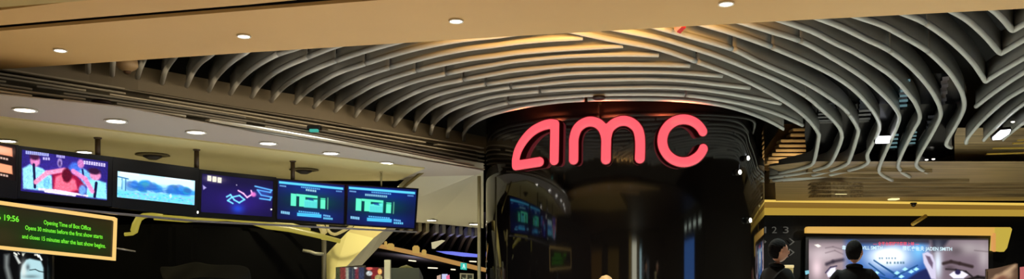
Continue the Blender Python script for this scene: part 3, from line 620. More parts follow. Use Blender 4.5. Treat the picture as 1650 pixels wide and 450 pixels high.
for k, (x, y) in enumerate(((12, 232), (136, 250))):
    downlight(P(x, y-5, HW-.03), .10, ['round downlight in cream ceiling close above the orange price panels', 'round downlight in cream ceiling just above the first film screen'][k], 'downlights in the cream ceiling', 0)
for k, (x, y) in enumerate(((694, 351.5), (765, 358))):
    downlight(D(x, y, 23.2)-Vector((0, 0, .06)), .15, ['flat round downlight low on the falling grey panel beside the screens', 'flat round downlight low on the falling grey panel beside the column'][k], 'downlights on the grey panel', 0)
def squarelamp(q, dep, label):
    c = D(sum(p[0] for p in q)/len(q), sum(p[1] for p in q)/len(q), dep)
    t_ = thing('square_ceiling_light', label, 'ceiling light', c, 'bright lights between the fins')
    cx_ = sum(p[0] for p in q)/len(q); cy_ = sum(p[1] for p in q)/len(q)
    h_ = prism('housing', [D(cx_+(x-cx_)*1.12, cy_+(y-cy_)*1.12, dep+.03-(y-cy_)*.01) for x, y in q], (0, .05, .06), M_METAL, t_)
    prism('lens', [D(x, y, dep-(y-cy_)*.01) for x, y in q], (0, .02, .02), mat('cold white lamp glow', (245, 246, 255), emit=3.5), h_)
squarelamp([(1413, 221), (1435, 220.5), (1433, 231), (1411, 231.5)], 15.9, 'bright square light between folding fins beside the smoked glass panel')
squarelamp([(1600, 223), (1613, 211.5), (1629, 210), (1626, 216), (1613, 225), (1600, 226)], 15.6, 'bright angular light hanging between the short fins over the gold soffit')
for k, (x, y, d_) in enumerate(((1340, 215, 16.3), (1334, 207, 16.3), (1344, 207, 16.3), (1499, 263, 16.9), (1493, 258, 16.9), (1504, 257, 16.9), (1632, 197, 15.6))):
    c = D(x, y, d_); r = .06 if k in (0, 3) else .03
    o = lathe('spot_lamp', [(r, .012), (r*1.05, 0), (r*.6, -.01)], mat('white spot glow', (255, 250, 235), emit=2.5), None, c, 16)
    tag(o, ['white spot lamp glowing behind the second folding fin', 'tiny twin spot above the lamp behind the second folding fin, nearer the column', 'tiny twin spot above the lamp behind the second folding fin, further from the column', 'white spot lamp low between the last long folding fins', 'tiny twin spot above the low lamp, nearer the column', 'tiny twin spot above the low lamp, further from the column', 'small yellowish spot lamp above the large square light'][k], 'spot lamp')
for k, (x, y) in enumerate(((1355, 313), (1440, 321))):
    c = surf(x, y); o = box('soffit_lamp', (c.x-.09, c.y-.1, c.z-.02), (c.x+.09, c.y+.1, c.z+.01), mat('yellow lamp glow', (255, 240, 170), emit=1.2), bevel=.004)
    tag(o, ['small yellow lamp in the low soffit nearer the column', 'small yellow lamp in the low soffit above the lightbox'][k], 'lamp')

# ------------------------------------------------------------ ceiling fittings
def fitting(name, c, prof_, m, label, cat):
    return tag(lathe(name, prof_, m, None, c, 24), label, cat)
c = P(205, 111, 2.52)
sd = thing('smoke_detector', 'round beige smoke detector on the warm fascia between two fins', 'smoke detector', c)
lathe('detector_body', [(.12, .1), (.125, .03), (.10, 0), (.05, -.03)], mat('beige plastic', (200, 165, 120), .4), sd, c, 24); lathe('detector_cap', [(.045, -.03), (.04, -.05), (.02, -.06)], mat('brown plastic', (110, 80, 55), .4), sd, c, 16)
fitting('ceiling_speaker', P(965, 158.5, 2.72), [(.09, .03), (.1, 0), (.07, -.02)], mat('dark brown grille', (40, 16, 10), .6), 'small dark round fitting on the innermost fins above the letters', 'ceiling fitting')
fitting('band_sensor', P(163, 168, 2.0), [(.1, .04), (.11, 0), (.06, -.03)], mat('dark brown grille', ), 'small dark sensor under the lowest slat of the band', 'sensor')
c = P(509, 211, 2.2)-Vector((0, .1, 0)); g = thing('status_lamp', 'small dark lamp box with green glow on the slatted band', 'lamp', c)
box('lamp_box', (c.x-.1, c.y-.05, c.z-.0), (c.x+.1, c.y+.08, c.z+.06), M_BLACK, g, .008); box('green_lens', (c.x-.06, c.y-.06, c.z-.035), (c.x+.06, c.y+.02, c.z+.001), mat('green glow', (70, 190, 170), emit=.8), g)
for k, (x, y) in enumerate(((246, 250), (490, 274))):
    c = P(x, y, HW-.03); g = thing('round_air_diffuser', ['dark round ceiling air diffuser above the landscape screen', 'dark round ceiling air diffuser above the first blue seat-plan screen'][k], 'air diffuser', c)
    lathe('outer_cone', [(.24, .005), (.25, -.006), (.17, -.02), (.16, 0)], mat('grimy olive metal', (96, 84, 44), .6), g, c, 32); lathe('inner_cone', [(.13, .0), (.14, -.03), (.06, -.07)], mat('dark grille', (36, 28, 22), .6), g, c, 24)
c = D(1472, 329, 19.84); g = thing('dome_camera', 'small dark dome camera on the gold light cove above the lightbox', 'camera', c)
lathe('camera_base', [(.07, .03), (.07, 0), (.05, 0)], M_METAL, g, c, 20); lathe('dome', [(.06, 0), (.055, -.035), (.035, -.06), (.01, -.07)], mat('dark dome', (30, 14, 8), .1), g, c, 20)
c = P(1094, 49, 2.68); g = thing('red_hanging_tag', 'small red and white sign fixed under the fins beside the tan soffit', 'sign', c)
prism('sign_board', [P(1091, 52, 2.68), P(1099, 44, 2.68), P(1105, 45, 2.68), P(1096, 54.5, 2.68)], (0, 0, .05), mat('red board', (165, 20, 25), .5, emit=0), g)
prism('white_band', [P(1086, 48, 2.69), P(1092, 42, 2.69), P(1098, 44, 2.69), P(1091, 52, 2.69)], (0, 0, .05), mat('pinkish white board', (215, 160, 130), .5), g)

# ------------------------------------------------------------ screens over the counter
A_ = D(30, 235, 11.0); B_ = D(672, 303, 16.1)
PSC = Plane((A_.x, A_.y, 0), (B_.x, B_.y, 0))
def screen(q, label, cvs, inner, group='film screens over the counter'):
    t_ = thing('display_screen', label, 'screen', (PSC.hit(*q[0])+PSC.hit(*q[2]))/2, group)
    cs_ = prism('casing', [PSC.hit(x, y, -.09) for x, y in q], PSC.n*.088, M_BLACK, t_)
    # bezel as a ring
    V = [PSC.hit(x, y, .012) for x, y in q]+[PSC.hit(x, y, .012) for x, y in inner]+[PSC.hit(x, y, -.001) for x, y in q]
    mesh('bezel', V, [[i, (i+1) % 4, 4+(i+1) % 4, 4+i] for i in range(4)]+[[i, (i+1) % 4, 8+(i+1) % 4, 8+i] for i in range(4)], M_BLACK, cs_)
    cvs.build('screen_picture', PSC, M_SCREEN, t_, .004, quad=inner)
    return t_
def rc(x0, y0, x1, y1, base): return Canvas(x0, y0, x1, y1, base, 1.6)
# canvases are painted in upright units 0..w, 0..h, then stretched over the slanted quad
# screen 0: orange price panels
c0 = Canvas(0, 0, 40, 85, (22, 12, 12)); c0.poly([(-2, 4), (34, 8), (35, 28), (-2, 25)], (250, 150, 110), 1, 1.5); c0.poly([(-2, 46), (34, 50), (35, 70), (-2, 68)], (250, 160, 118), 1, 1.5)
c0.glyphs((0, 33), (28, 36), 6, 5, (230, 190, 170)); c0.glyphs((0, 74), (28, 76), 6, 5, (230, 190, 170)); c0.glow(15, 16, 22, 9, (255, 200, 170), .6)
screen([(-60, 224), (29.5, 234), (27.5, 321), (-60, 312)], 'dark screen with two orange price panels at the near end of the row', c0, [(-14, 229.5), (25, 234.5), (25, 292), (-14, 286)])
# screen 1: film still with white shirts
c1 = Canvas(0, 0, 140, 62, (34, 26, 110)); c1.glow(70, 30, 60, 30, (60, 40, 150), .9)
c1.ell(88, 22, 12, 14, (70, 120, 235), .9, 2)
c1.poly([(2, 28), (14, 20), (34, 24), (50, 34), (52, 58), (4, 58)], (150, 225, 255), 1, 1.5); c1.poly([(92, 22), (100, 16), (122, 24), (118, 44), (100, 42)], (120, 190, 255), 1, 1.5); c1.poly([(108, 36), (118, 30), (138, 34), (140, 60), (106, 60)], (140, 235, 255), 1, 1.5)
c1.ell(22, 14, 8, 9, (225, 130, 190), 1, 1.5); c1.ell(21, 8, 8, 5, (60, 20, 60), 1, 1.5); c1.ell(96, 9, 5.5, 7, (200, 120, 190), 1, 1.2); c1.ell(120, 24, 9, 8, (235, 140, 190), 1, 1.5); c1.ell(118, 18, 10, 5, (50, 14, 50), 1, 1.5)
c1.line([(20, 20), (23, 54)], 4, (10, 10, 60)); c1.line([(122, 36), (120, 58)], 4.5, (10, 10, 60)); c1.line([(99, 18), (102, 34)], 3, (16, 16, 80))
c1.poly([(50, 30), (66, 22), (90, 28), (104, 42), (92, 56), (52, 56)], (150, 16, 60), 1, 2); c1.poly([(56, 34), (68, 28), (88, 36), (92, 50), (70, 58), (54, 52)], (255, 110, 140), 1, 2)
c1.line([(24, 46), (42, 30), (70, 22)], 7, (255, 150, 190), 1, 1.2); c1.line([(84, 22), (104, 32), (116, 50)], 7, (250, 140, 200), 1, 1.2); c1.ell(74, 30, 8, 11, (90, 8, 36), 1, 1.5)
c1.line([(30, 56), (56, 55), (108, 58)], 3, (250, 220, 250)); c1.ell(42, 46, 6, 8, (110, 190, 250), .9, 1.5); c1.ell(100, 50, 6, 8, (110, 170, 250), .9, 1.5)
c1.glyphs((6, 3), (44, 2), 12, 5, (190, 200, 255)); c1.glyphs((34, 9), (46, 8), 3, 4, (210, 200, 250)); c1.glyphs((56, 2), (70, 2), 5, 4, (200, 190, 250)); c1.glyphs((100, 6), (136, 6), 9, 5.5, (230, 215, 255)); c1.ell(62, 12, 4, 7, (200, 170, 230), .8, 1); c1.ell(62, 13, 2, 4, (40, 20, 90), .8, 1); c1.line([(40, 58), (88, 59)], 4, (245, 235, 255))
c1.grain(.06, 3)
screen([(30, 235), (181, 253), (179, 333), (28, 320)], 'screen showing people in white shirts around a red-dressed figure', c1, [(35, 241.5), (174, 261), (172, 323.5), (33, 308)])
# screen 2: landscape
c2 = Canvas(0, 0, 128, 48, (150, 215, 245)); c2.poly([(0, 0), (128, 0), (128, 18), (0, 14)], (215, 248, 255), 1, 3)
for i in range(46):
    x = rng.uniform(16, 126); c2.ell(x, rng.uniform(16, 30), rng.uniform(4, 9), rng.uniform(4, 8), (rng.uniform(20, 80), rng.uniform(90, 160), rng.uniform(170, 230)), .7, 1.5)
for i in range(40): c2.line([(lambda a: (a, rng.uniform(18, 30)))(rng.uniform(14, 126)), (rng.uniform(14, 126), rng.uniform(24, 34))], .8, (30, 90, 190), .35)
c2.poly([(0, 34), (40, 34), (128, 31), (128, 48), (0, 48)], (110, 215, 245), .95, 2)
for i in range(150): c2.ell(rng.uniform(0, 128), rng.uniform(35, 47), 1.6, .9, (rng.uniform(30, 220), rng.uniform(130, 240), 245), .6, .6)
c2.line([(1, 10), (18, 12)], 2, (30, 100, 160)); c2.line([(8, 13), (8, 32)], 1.6, (60, 130, 180)); c2.line([(14, 13), (14, 34)], 1.6, (40, 100, 160)); c2.poly([(0, 15), (8, 16), (7, 28), (0, 28)], (190, 235, 250), .9)
c2.glyphs((5, 0), (36, 1), 8, 5, (255, 255, 255)); c2.glyphs((78, 1), (122, 1), 11, 4, (245, 255, 255)); c2.poly([(86, 34), (89, 30), (91, 36), (88, 40)], (210, 245, 255), .9)
bz = [(181.5, 253), (320.5, 271.5), (318.5, 350.5), (179.5, 334.5)]
c2b = Canvas(0, 0, 10, 10, (20, 16, 80))
t2 = screen(bz, 'screen showing a pale blue landscape of trees and grass', c2, [(189, 276), (314, 291.5), (313, 331), (188, 318)])
# screen 3: dark with neon car shape
c3_ = Canvas(0, 0, 112, 62, (18, 13, 52)); c3_.glow(60, 40, 50, 22, (44, 26, 120), .9); c3_.glow(58, 52, 10, 8, (30, 80, 230), .7); c3_.glow(10, 30, 20, 40, (30, 20, 90), .6)
c3_.glyphs((8, 6), (32, 8), 3, 9, (250, 248, 225)); c3_.glow(20, 7, 14, 5, (250, 240, 200), .5)
for P_, col_ in (([(40, 34), (46, 30), (52, 38), (60, 42), (68, 36), (60, 30), (48, 34), (42, 40), (50, 44)], (120, 220, 255)), ([(58, 22), (66, 26), (72, 32), (80, 26), (78, 20)], (255, 190, 235)), ([(84, 12), (110, 16), (108, 20), (88, 18), (94, 26), (110, 28), (108, 33), (92, 32)], (100, 190, 250))):
    c3_.line(P_, 2.4, col_, 1, .8)
c3_.ell(82, 26, 4, 4, (255, 120, 200), .9, 1.5); c3_.poly([(2, 18), (8, 22), (3, 26)], (200, 190, 250), .8); c3_.glow(98, 22, 14, 9, (60, 110, 220), .5); c3_.ell(55, 13, .8, .8, (255, 250, 250), .9)
screen([(321, 273), (444.5, 286), (443.5, 358.5), (319, 350)], 'dark purple screen with neon cyan and pink shapes', c3_, [(325, 280), (440, 292), (438, 350), (323, 342)])
def seats(seed, w_, compact):
    c = Canvas(0, 0, 110, 66, (14, 18, 62)); c.glow(55, 12, 60, 14, (14, 40, 130), .9); c.glow(60, 54, 40, 10, (14, 44, 130), .8)
    c.poly([(2, 2), (108, 4), (108, 8), (2, 6)], (90, 205, 250), 1, .7); c.glyphs((3, 9.5), (14, 10), 5, 2.4, (130, 190, 240)); c.glyphs((38, 9), (70, 10), 10, 2.4, (110, 190, 245)); c.glyphs((96, 11), (106, 11), 4, 2.4, (110, 170, 230))
    c.glyphs((46, 13), (64, 14), 5, 3.4, (190, 235, 250)) if compact else c.glyphs((28, 14), (64, 15), 11, 3.6, (170, 225, 250))
    g = (95, 240, 190)
    x = 22 if compact else 14; c.glow(x+34, 32, 42, 14, (0, 90, 60), .75)
    c.poly([(x, 21), (x+9, 21.5), (x+9, 42), (x, 42)], g, 1, .6); c.poly([(x+9, 21), (x+44, 22), (x+44, 26), (x+9, 25)], g, 1, .6); c.poly([(x+14, 25), (x+24, 25), (x+24, 42), (x+14, 42)], g, 1, .6)
    c.poly([(x+22, 30), (x+44, 28 if compact else 26), (x+44, 43), (x+22, 43)], (90, 220, 210), 1, .6)
    for k in range(9): c.line([(x+24+k*2.3, 33), (x+24+k*2.3, 42)], .6, (30, 120, 160), .6, .4)
    c.poly([(x+26, 27), (x+36, 26), (x+38, 31), (x+30, 30)], (16, 60, 130), .8, .7)
    c.poly([(x+49, 25), (x+57, 25), (x+57, 43), (x+49, 43)], g, 1, .6); c.line([(x+49, 27), (x+57, 27)], .8, (10, 60, 60)); c.line([(x+61, 24), (x+61, 43)], 1.6, (110, 190, 150), .8)
    c.glyphs((6, 54), (21, 55), 5, 4.5, (150, 225, 250)); c.poly([(33, 53), (73, 53), (73, 58.5), (33, 58.5)], (80, 200, 250), 1, .7); c.glyphs((35, 50.5), (70, 51.5), 10, 2.4, (100, 200, 250)); c.glyphs((76, 54), (88, 55), 4, 3, (120, 200, 250)); c.glyphs((76, 59), (92, 59), 5, 3.4, (110, 215, 250)); c.line([(34, 55.6), (72, 55.9)], .8, (20, 110, 190), .8)
    return c
screen([(445, 287.5), (556.5, 297), (554.8, 363.5), (444, 358)], 'blue screen with a compact green seat plan, beside the dark neon screen', seats(1, 0, True), [(447.5, 290), (555, 299), (553.5, 361), (446, 353)])
screen([(557, 297), (674, 304), (669, 370), (555, 363)], 'blue screen with a green seat plan at the far end of the row', seats(2, 0, False), [(560, 299), (671, 306), (667, 368), (558, 361.5)])
# hanging poles
for k, (x, y0, y1) in enumerate(((160, 217, 250.5), (319.5, 239, 271), (474.5, 256, 290.2), (617, 262, 300.9))):
    b_ = PSC.hit(x, y1-1, -.045); zt = CZ+HW-.02
    t_ = thing('hanger_pole', ['brown hanger pole above the white-shirt screen', 'brown hanger pole between the landscape and neon screens', 'brown hanger pole above the compact seat plan screen', 'thin olive hanger pole above the last seat plan screen'][k], 'hanger pole', b_, 'poles holding the screens')
    m_ = mat('brown pole', (62, 44, 24), .5) if k < 3 else mat('olive pole', )
    r = .035 if k < 3 else .018
    tube('pole', [b_, Vector((b_.x, b_.y, zt))], r, m_, t_, 12); lathe('ceiling_plate', [(r*1.3, zt-.02), (r*1.5, zt-.008), (r*1.5, zt)], m_, t_, (b_.x, b_.y, 0), 16)
# rail below the screens with small white status lamps
rl = sweep('screen_rail', [PSC.hit(x, y, -.05)-Vector((0, 0, .04)) for x, y in ((-60, 319), (30, 325.5), (320, 353.5), (672, 371.5))], [(-.05, 0), (.05, 0), (.05, .025), (-.05, .025)], mat('grey satin rail', (150, 146, 150), .3, metal=.5), smooth=False)
tag(rl, 'thin grey rail running under the whole row of screens', 'rail')
for k, (x, y) in enumerate(((317.5, 344.5), (436, 339))):
    p = PSC.hit(x, y, .02); o = lathe('status_light', [(.007, .0), (.011, .008), (.011, .03 if k == 0 else .014), (.006, .036 if k == 0 else .02)], mat('white spot glow', ), None, p, 12)
    tag(o, ['tiny white status light at the corner of the landscape screen', 'tiny white status light at the corner of the neon screen'][k], 'status light')

# ------------------------------------------------------------ green LED notice in its yellow frame
a_ = D(0, 325, 9.7); b_ = D(187, 352, 12.2)
PL = Plane((a_.x, a_.y, 0), (b_.x, b_.y, 0))
ls = thing('led_notice_board', 'dark LED notice board with green text inside a glowing yellow frame', 'notice board', (a_+b_)/2)
q = [(-120, 308), (187, 351.5), (184.5, 419.5), (-120, 391)]
prism('casing', [PL.hit(x, y, -.1) for x, y in q], PL.n*.095, M_BLACK, ls)
cg = Canvas(0, 0, 190, 62, (34, 28, 6), 1.); cg.glow(116, 38, 60, 22, (4, 66, 10), .95); cg.glow(12, 14, 24, 14, (20, 60, 8), .9); cg.glow(22, 44, 26, 14, (50, 44, 22), .6)
dp_ = cg.build('display_panel', PL, M_SCREEN, ls, .0, quad=[(-20, 329.5), (180, 357.5), (178, 413.5), (-20, 397)])
def ring(name, outer, inner, e0, e1, m, parent, pl):
    n = len(outer); V = [pl.hit(x, y, e1) for x, y in outer]+[pl.hit(x, y, e1) for x, y in inner]+[pl.hit(x, y, e0) for x, y in outer]+[pl.hit(x, y, e0) for x, y in inner]
    Fc = []
    for i in range(n):
        j = (i+1) % n; Fc += [[i, j, n+j, n+i], [i, j, 2*n+j, 2*n+i], [n+i, n+j, 3*n+j, 3*n+i]]
    return mesh(name, V, Fc, m, parent)
ring('glowing_frame', [(-120, 307), (183, 350), (187.5, 352.5), (185, 420.5), (-120, 390)], [(-115, 314), (181, 355.3), (183.6, 357), (181.2, 415), (-115, 384.5)], -.01, .015, mat('warm yellow tube', (250, 205, 120), emit=1.0), ls, PL)
M_LED = mat('green led', (120, 245, 50), emit=1.0)
for s, p0, p1, hh in (('06 19:56', (-12, 353), (29, 358), 9), ('Opening Time of Box Office', (69, 361.5), (145, 371.5), 6.6), ('Opens 30 minutes before the first show starts', (39, 370), (164, 385), 6.6), ('and closes 15 minutes after the last show begins.', (34, 384), (169, 400), 6.6)):
    text_on('led_lettering', s, PL, p0, p1, hh, M_LED, dp_, .012, .02)
# pale artwork poster below the notice
PP = Plane((-6, 10.9, 0), (-4, 10.9, 0)); ap = thing('artwork_panel', 'lit black and white artwork panel below the LED notice board', 'artwork panel', D(35, 440, 10.9))
prism('backing_board', [PP.hit(x, y, -.06) for x, y in ((-30, 401), (80, 411), (80, 560), (-30, 560))], (0, .05, 0), M_BLACK, ap)
ca = Canvas(-20, 402, 76, 470, (6, 7, 9), 1.6)
ca.poly([(7, 411), (15, 410), (14, 428), (20, 452), (12, 452), (7, 432)], (120, 126, 124), .9, 3); ca.poly([(22, 411), (27, 412), (34, 424), (30, 426)], (200, 205, 200), .95, 1.2); ca.line([(23, 408), (27, 411)], 3, (220, 222, 210)); ca.line([(29, 408), (31, 410)], 1.5, (230, 230, 220)); ca.poly([(35, 408), (41, 408), (37, 414)], (170, 175, 160), .9, 1)
ca.poly([(42, 419), (48, 417), (66, 421), (70, 432), (71, 470), (32, 470), (33, 440), (36, 428)], (168, 205, 212), 1, 1.5); ca.glow(38, 436, 5, 16, (214, 220, 216), .8); ca.glow(45, 431, 3, 5, (60, 70, 76), .7); ca.glow(50, 446, 12, 3, (60, 74, 78), .5)
ca.line([(48, 435.5), (57, 434.5), (63, 437.5), (71, 439)], 1.3, (6, 20, 24), 1, .5); ca.line([(60, 411), (62, 414)], 3, (235, 235, 225)); ca.line([(63, 412), (67, 419)], 3, (215, 225, 225)); ca.ell(57, 411, 2, 1.6, (225, 220, 205), .9); ca.ell(80, 413, 2, 1, (250, 240, 200)); ca.ell(37, 411, 1.5, 1.5, (220, 220, 210), .8)
ca.build('picture', PP, M_SCREEN, ap, 0.)

# ------------------------------------------------------------ black booth with light trough
bt = thing('ticket_booth', 'big glossy black ticket booth with rounded corner and lit trough on top', 'booth', (-6, 15, 0))
poly = [(-8.5, 15.4), (-5.95, 14.6), (-5.6, 14.62), (-5.3, 14.8), (-3.65, 17.2), (-3.9, 17.4), (-8.5, 17.4)]
def booth_top(x, y): return CZ+(HOR-357.5)/F*15.2
prism('booth_body', [Vector((x, y, 0)) for x, y in poly], (0, 0, 2.36), mat('satin black booth', (2, 2, 2), .8, spec=.04), bt, bevel=.06)
box('booth_recess', (-9.5, 14.9, 0), (-8.4, 17.4, 2.2), M_BLACKWALL, bt)
M_TROUGH = mat('olive light trough', (176, 160, 58), emit=.8)
tr = [(201, 378), (213, 377), (216, 373), (219, 362), (224, 352), (232, 348), (246, 346.5), (262, 348)]
tube('light_trough', [D(x, y, 14.45) for x, y in tr], [.03, .03, .06, .06, .055, .045, .035, .03], M_TROUGH, bt, 10)
tube('light_trough', [D(x, y, 15.0+.0045*(x-250)) for x, y in ((248, 350), (300, 354), (345, 353), (375, 353.5), (400, 357), (430, 365), (465, 369), (505, 378), (548, 389))], [.05, .05, .04, .03, .04, .05, .055, .05, .04], M_TROUGH, bt, 8)
tube('light_trough', [D(x, y, 15.3+.0045*(x-250)) for x, y in ((350, 352), (378, 355), (410, 357), (440, 360), (470, 362), (500, 371))], .03, M_TROUGH, bt, 8)
# curl of the trough where it meets the slanting pier
tube('trough_bracket', catmull([D(514, 360, 17.2), D(519, 367, 17.2), D(522, 376, 17.2), D(521, 387, 17.2)], .05), .065, mat('cream trough glow', (214, 190, 110), emit=.65), bt, 8)
tube('trough_bracket', catmull([D(527, 362, 17.3), D(530, 373, 17.3), D(539, 378, 17.3), D(552, 373, 17.3), D(568, 364, 17.3)], .05), .03, mat('cream trough glow', ), bt, 8)
tube('rail', [D(488, 404, 16.5), D(500, 406, 16.5), D(508, 409, 16.5), D(521, 410, 16.5)], .03, mat('grey rail', (110, 108, 90), .4), bt, 8)
tube('booth_post', [D(522, 388, 17.2), Vector((D(522, 388, 17.2).x, 17.2, 0))], .05, mat('dark olive post', (46, 42, 26), .6), bt, 8)
gl = tube('thin_wall_rail', [D(186, 400, 13.6), D(218, 405.5, 13.9)], .012, mat('grey satin rail', ), n=8); tag(gl, 'thin grey rail on the dark wall beside the LED notice', 'rail')
bag = thing('draped_cloth', 'dark grey crumpled cloth lying in the black booth opening', 'cloth', D(330, 440, 14))
cp = []
pts = [(258, 429), (275, 432), (300, 427), (318, 424), (335, 428), (362, 427), (385, 430), (402, 434)]
V, Fc = [], []
for k, (x, y) in enumerate(pts):
    for j in range(5):
        V.append(D(x+j*1.2, y+j*6+2*math.sin(k*1.7+j), 13.9-.05*j+.05*math.sin(k*2.3+j)))
for k in range(len(pts)-1):
    for j in range(4): a = k*5+j; Fc.append([a, a+5, a+6, a+1])
mo = mesh('cloth_folds', V, Fc, mat('dark grey cloth', (16, 16, 15), .95, spec=.05), bag, True); sm = mo.modifiers.new('s', 'SUBSURF'); sm.levels = sm.render_levels = 2
so_ = mo.modifiers.new('t', 'SOLIDIFY'); so_.thickness = .02
struct(box('wall_counter', (-14, 19.6, 0), (-3.6, 19.8, 3.4), M_BLACKWALL))

# ------------------------------------------------------------ slanting plaster pier
sp_ = thing('slanting_pier', 'pale yellow faceted pier slanting down behind the screens', 'pier', D(560, 420, 18.5))
M_PIER = mat('pale yellow plaster', (205, 196, 132), .6); M_PIER2 = mat('pale grey plaster', )
YP = 18.6
a1, a2, a3, a4 = D(590, 350, YP), D(646, 350, YP), D(602, 384, YP-.15), D(560, 374, YP-.15)
mesh('upper_facet', [a1, a2, a3, a4, a1+Vector((0, .5, 0)), a2+Vector((0, .5, 0)), a3+Vector((0, .5, 0)), a4+Vector((0, .5, 0))], [[0, 1, 2, 3], [4, 5, 6, 7], [0, 1, 5, 4], [3, 0, 4, 7]], mat('tan plaster', (186, 172, 112), .6), sp_)
b1, b2, b3, b4 = D(560, 374, YP-.15), D(602, 384, YP-.15), D(540, 448.5, YP-.6), D(486, 452, YP-.6)
b5, b6 = D(534, 455, YP-.6), D(450, 490, YP-.6)
mesh('front_facet', [b1, b2, b5, b6, b1+Vector((0, .4, .05)), b2+Vector((0, .4, .05)), b5+Vector((0, .4, 0)), b6+Vector((0, .4, 0))], [[0, 1, 2, 3], [4, 5, 6, 7], [0, 3, 7, 4], [0, 1, 5, 4], [2, 3, 7, 6]], M_PIER, sp_)
s1, s2, s3, s4 = D(624, 366, YP-.02), D(642, 366, YP+.7), D(584, 427, YP+.35), D(534, 455, YP-.6)
s5 = D(557, 455, YP+.3)
mesh('side_facet', [D(602, 384, YP-.15), D(620, 369, YP-.08), D(640, 367, YP+.7), s3, s5, s4], [[0, 1, 2, 3, 4, 5]], M_PIER2, sp_)

# ------------------------------------------------------------ passage and lobby far behind
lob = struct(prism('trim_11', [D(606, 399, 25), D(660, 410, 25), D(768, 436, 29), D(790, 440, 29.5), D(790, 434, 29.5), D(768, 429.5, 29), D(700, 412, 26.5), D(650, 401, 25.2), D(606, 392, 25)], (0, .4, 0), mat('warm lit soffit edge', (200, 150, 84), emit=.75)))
struct(prism('ceiling_lobby', [D(560, 395, 25.6), D(640, 405, 25.8), D(790, 441, 30), D(790, 447, 44), D(560, 440, 44)], (0, 0, .1), mat('dark lobby ceiling', (26, 21, 17), .8, spec=.05)))
struct(box('wall_lobby', (-9, 44, 0), (1, 44.2, 4), mat('dark brown lobby wall', (34, 24, 18), .6)))
# teeth: ends of the lobby fins hanging under the grey panel
M_FIN2 = mat('olive grey fin end', (150, 142, 112), .5)
tt = ['first', 'second', 'third', 'fourth', 'fifth', 'sixth', 'seventh', 'eighth', 'ninth', 'tenth', 'eleventh']
for k, x in enumerate((648, 663, 677, 689, 704.5, 715.5, 730.5, 743, 757, 768)):
    y0 = 366.5+(x-648)*.085; xe = x-36+(.12*(x-648)); ye = 396+(x-648)*.20
    a = D(x, y0+3.5, 24.3); b = D(x-10, y0+12, 28); c_ = D(xe, ye, 31)
    pth = catmull([a, b, c_], .4)
    o = sweep('lobby_fin', pth, [(-.045, 0), (.045, 0), (.045, .26), (-.045, .26)], M_FIN2 if k < 4 else mat('grey blue fin', (120, 118, 125), .5), smooth=False)
    tag(o, 'small distant fin under the falling grey panel, %s counting towards the column' % tt[k], 'ceiling fin', 'distant fins in the passage')
struct(prism('ceiling_passage', [D(560, 340, 24.5), D(790, 342, 24.5), D(790, 380, 38), D(560, 375, 38)], (0, .1, .1), mat('dark passage ceiling', (44, 36, 32), .7)))
# blue light strip with white wedge
bt_ = thing('blue_light_strip', 'glowing blue light strip across the distant passage ceiling', 'light strip', D(730, 408, 26))
prism('strip', [D(702, 405, 26.2), D(728, 405.5, 26.2), D(771, 410, 26.2), D(771, 415, 26.2), D(745, 413.5, 26.2), D(718, 409.5, 26.2)], (0, .1, 0), mat('blue glow', (104, 114, 225), emit=1.0) if False else mat('blue strip glow', (104, 114, 225), emit=1.0), bt_)
prism('cream_wedge', [D(695, 391, 26), D(712, 387, 26), D(717, 388, 26), D(700, 401, 26), D(696, 401, 26)], (0, .1, 0), mat('cream wedge', (215, 205, 160), emit=.8), bt_)
area('blue_strip_light', D(740, 418, 25.8), 1.0, 12, (.35, .4, 1), aim=(0, .4, .9), sy=.3)
for k, (x, y, w_, h_) in enumerate(((629, 397, 11, 9), (670, 402, 11, 12), (683, 407, 7, 9), (621, 393, 4, 8))):
    pts = [(x-w_/2, y+h_/2), (x-w_/2, y-h_/4), (x-w_/4, y-h_/2), (x+w_/4, y-h_/2), (x+w_/2, y-h_/4), (x+w_/2, y+h_/2+1)]
    o = prism('arched_wall_lamp', [D(a, b, 24.9) for a, b in pts], (0, .1, 0), mat('amber arch glow', (205, 165, 84), emit=.8)); tag(o, 'amber glowing arched lamp on the warm soffit edge, %s counting towards the column' % ['second', 'third', 'fourth', 'first'][k], 'lamp', 'arched lamps in the passage')
for k, (x, y, w_) in enumerate(((661, 420, 3.2), (667, 420.7, 3.2), (697, 432, 8), (730, 434.5, 4), (762, 421.5, 6))):
    o = prism('lobby_ceiling_lamp', [D(x-w_, y-1, 24), D(x+w_, y-.4, 24), D(x+w_, y+1.4, 24), D(x-w_, y+.8, 24)], (0, .12, 0), mat('warm white glow', (255, 240, 205), emit=1.3), bevel=.01)
    tag(o, ['small round lamp of a close pair in the dark lobby, nearer the pier', 'small round lamp of a close pair in the dark lobby, nearer the column', 'long flat lamp over the glass kiosk in the lobby', 'small flat lamp next to the green exit sign', 'bright white lamp under the blue light strip'][k], 'lamp')
ex = thing('exit_sign', 'small green exit sign hanging in the distant lobby', 'exit sign', D(747, 429, 26.6))
tube('hanger', [D(747, 425, 26.63), D(747, 425, 26.63)+Vector((0, 0, .12))], .01, M_METAL, ex, 6); prism('sign_box', [D(x, y, 26.6) for x, y in ((742, 423.5), (752, 424.5), (752, 435.5), (742, 434.5))], (0, .06, 0), mat('cyan green sign glow', (40, 190, 170), emit=1.0), ex)
prism('running_figure', [D(x, y, 26.57) for x, y in ((746, 426), (748.5, 426), (749, 429), (750, 433), (748.4, 433), (747.5, 430), (746, 433), (745, 433), (746, 429))], (0, -.01, 0), mat('pale sign figure', (200, 250, 235), emit=1.0), ex)
